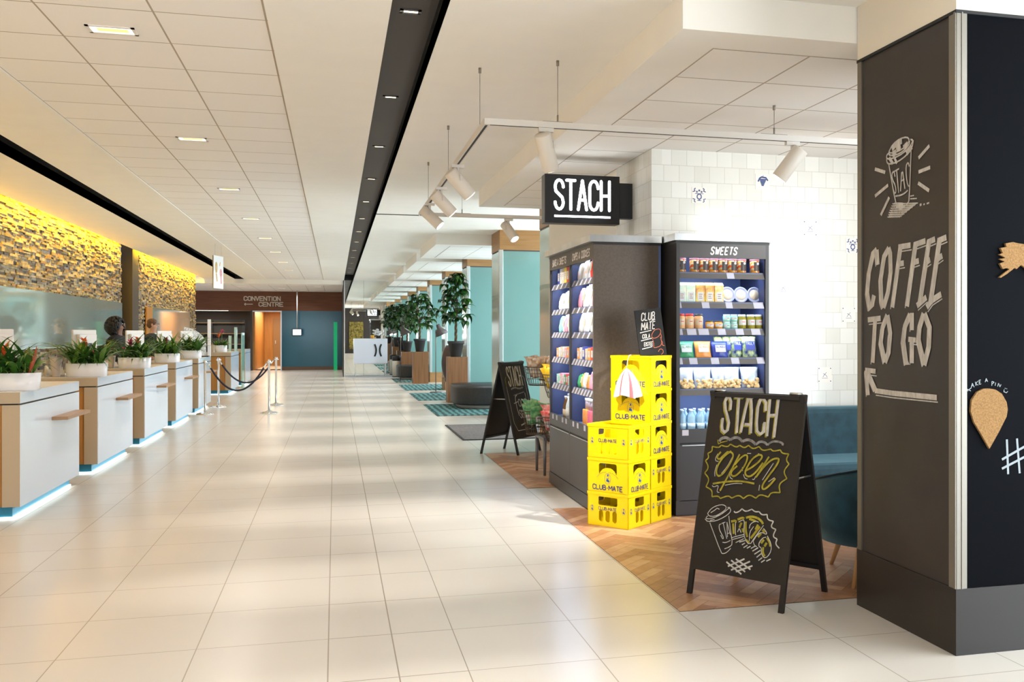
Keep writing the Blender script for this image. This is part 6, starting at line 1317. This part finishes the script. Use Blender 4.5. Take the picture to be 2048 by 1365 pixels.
# egg chair, litter bins
t_ = thing('wing_chair', 'brown high backed shell chair seen edge on between two columns', 'chair', (2.85, 22.6, 0))
mb = MB(); vs = []; fs = []
for j in range(13):
    s_ = j / 12; z = .28 + .92 * s_; r_ = .36 * (math.sin(math.pi * (.22 + .62 * s_)) ** .8)
    for i in range(15): a = R(105 + 150 * i / 14); vs.append((r_ * math.cos(a) - .10 * s_, r_ * math.sin(a), z))
for j in range(12):
    for i in range(14): fs.append((j * 15 + i, j * 15 + i + 1, (j + 1) * 15 + i + 1, (j + 1) * 15 + i))
mb.add(vs, fs, None, True); sh = mb.build('shell', mat('chair_brown', (.055, .030, .026), .6), t_); md = sh.modifiers.new('thick', 'SOLIDIFY'); md.thickness = .035
MB().lathe([(0, .32), (.30, .32), (.33, .38), (.30, .44), (0, .45)], n=28).build('seat', mat('chair_brown', (.055, .03, .026), .6), t_); MB().tube([(0, 0, .02), (0, 0, .33)], .025, 12).build('column', CHROME, t_); MB().lathe([(.24, 0), (.24, .012), (0, .02)], n=28).build('foot', CHROME, t_)
for i in range(2):
    t_ = thing('litter_bin', ['cream litter bin with black top near the mirror, left one', 'cream litter bin with black top near the mirror, right one'][i], 'bin', (2.02 + .34 * i, 32.75, 0), 0, 'litter bins by the mirror')
    MB().lathe([(.14, .02), (.145, .55), (.14, .56)], n=28).build('body', mat('bin_cream', (.62, .60, .52), .4), t_); MB().lathe([(.146, .55), (.146, .68), (.12, .72), (0, .72)], n=28).build('top', BLACK, t_); MB().lathe([(.145, 0), (.145, .03)], n=28).build('base_ring', BLACK, t_)
# white console in front of the mirror
t_ = thing('white_console', 'white console cabinet with two dark curved handles on slim legs in front of the mirror', 'cabinet', (.62, 33.15, 0))
MB().box((0, 0, .45), (1.12, .36, 1.30)).build('body', mat('console_white', (.72, .78, .90), .25), t_, .006)
for x in (.04, 1.05):
    for y in (.04, .30): MB().box((x, y, 0), (x + .025, y + .025, .45)).build('leg', STEEL, t_)
fr = frame((0, -.001, .45), (1, 0, 0), (0, 0, 1))
for s_, cx in ((1, .74), (-1, .86)): mb = MB(); mb.ribbon(arc(cx - s_ * .30, .45, .30, .36, -35 if s_ > 0 else 145, 35 if s_ > 0 else 215, 12), .055, fr, None, .012); mb.build('handle', DKN, t_)
t_ = thing('flower_arrangement', 'small white flowers and yellow tin on the white console', 'flowers', (1.25, 33.3, 1.30))
MB().lathe([(.05, 0), (.06, .12), (.055, .12)], n=20).build('vase', FLW['yellow'], t_); mb = MB(); rn = random.Random(2)
for k in range(40): ell(mb, (.08 + rn.uniform(-.05, .28), rn.uniform(-.08, .08), .12 + rn.uniform(0, .2)), .03, .03, .025, PAPER, 8, 5)
mb.build('blossoms', PAPER, t_)
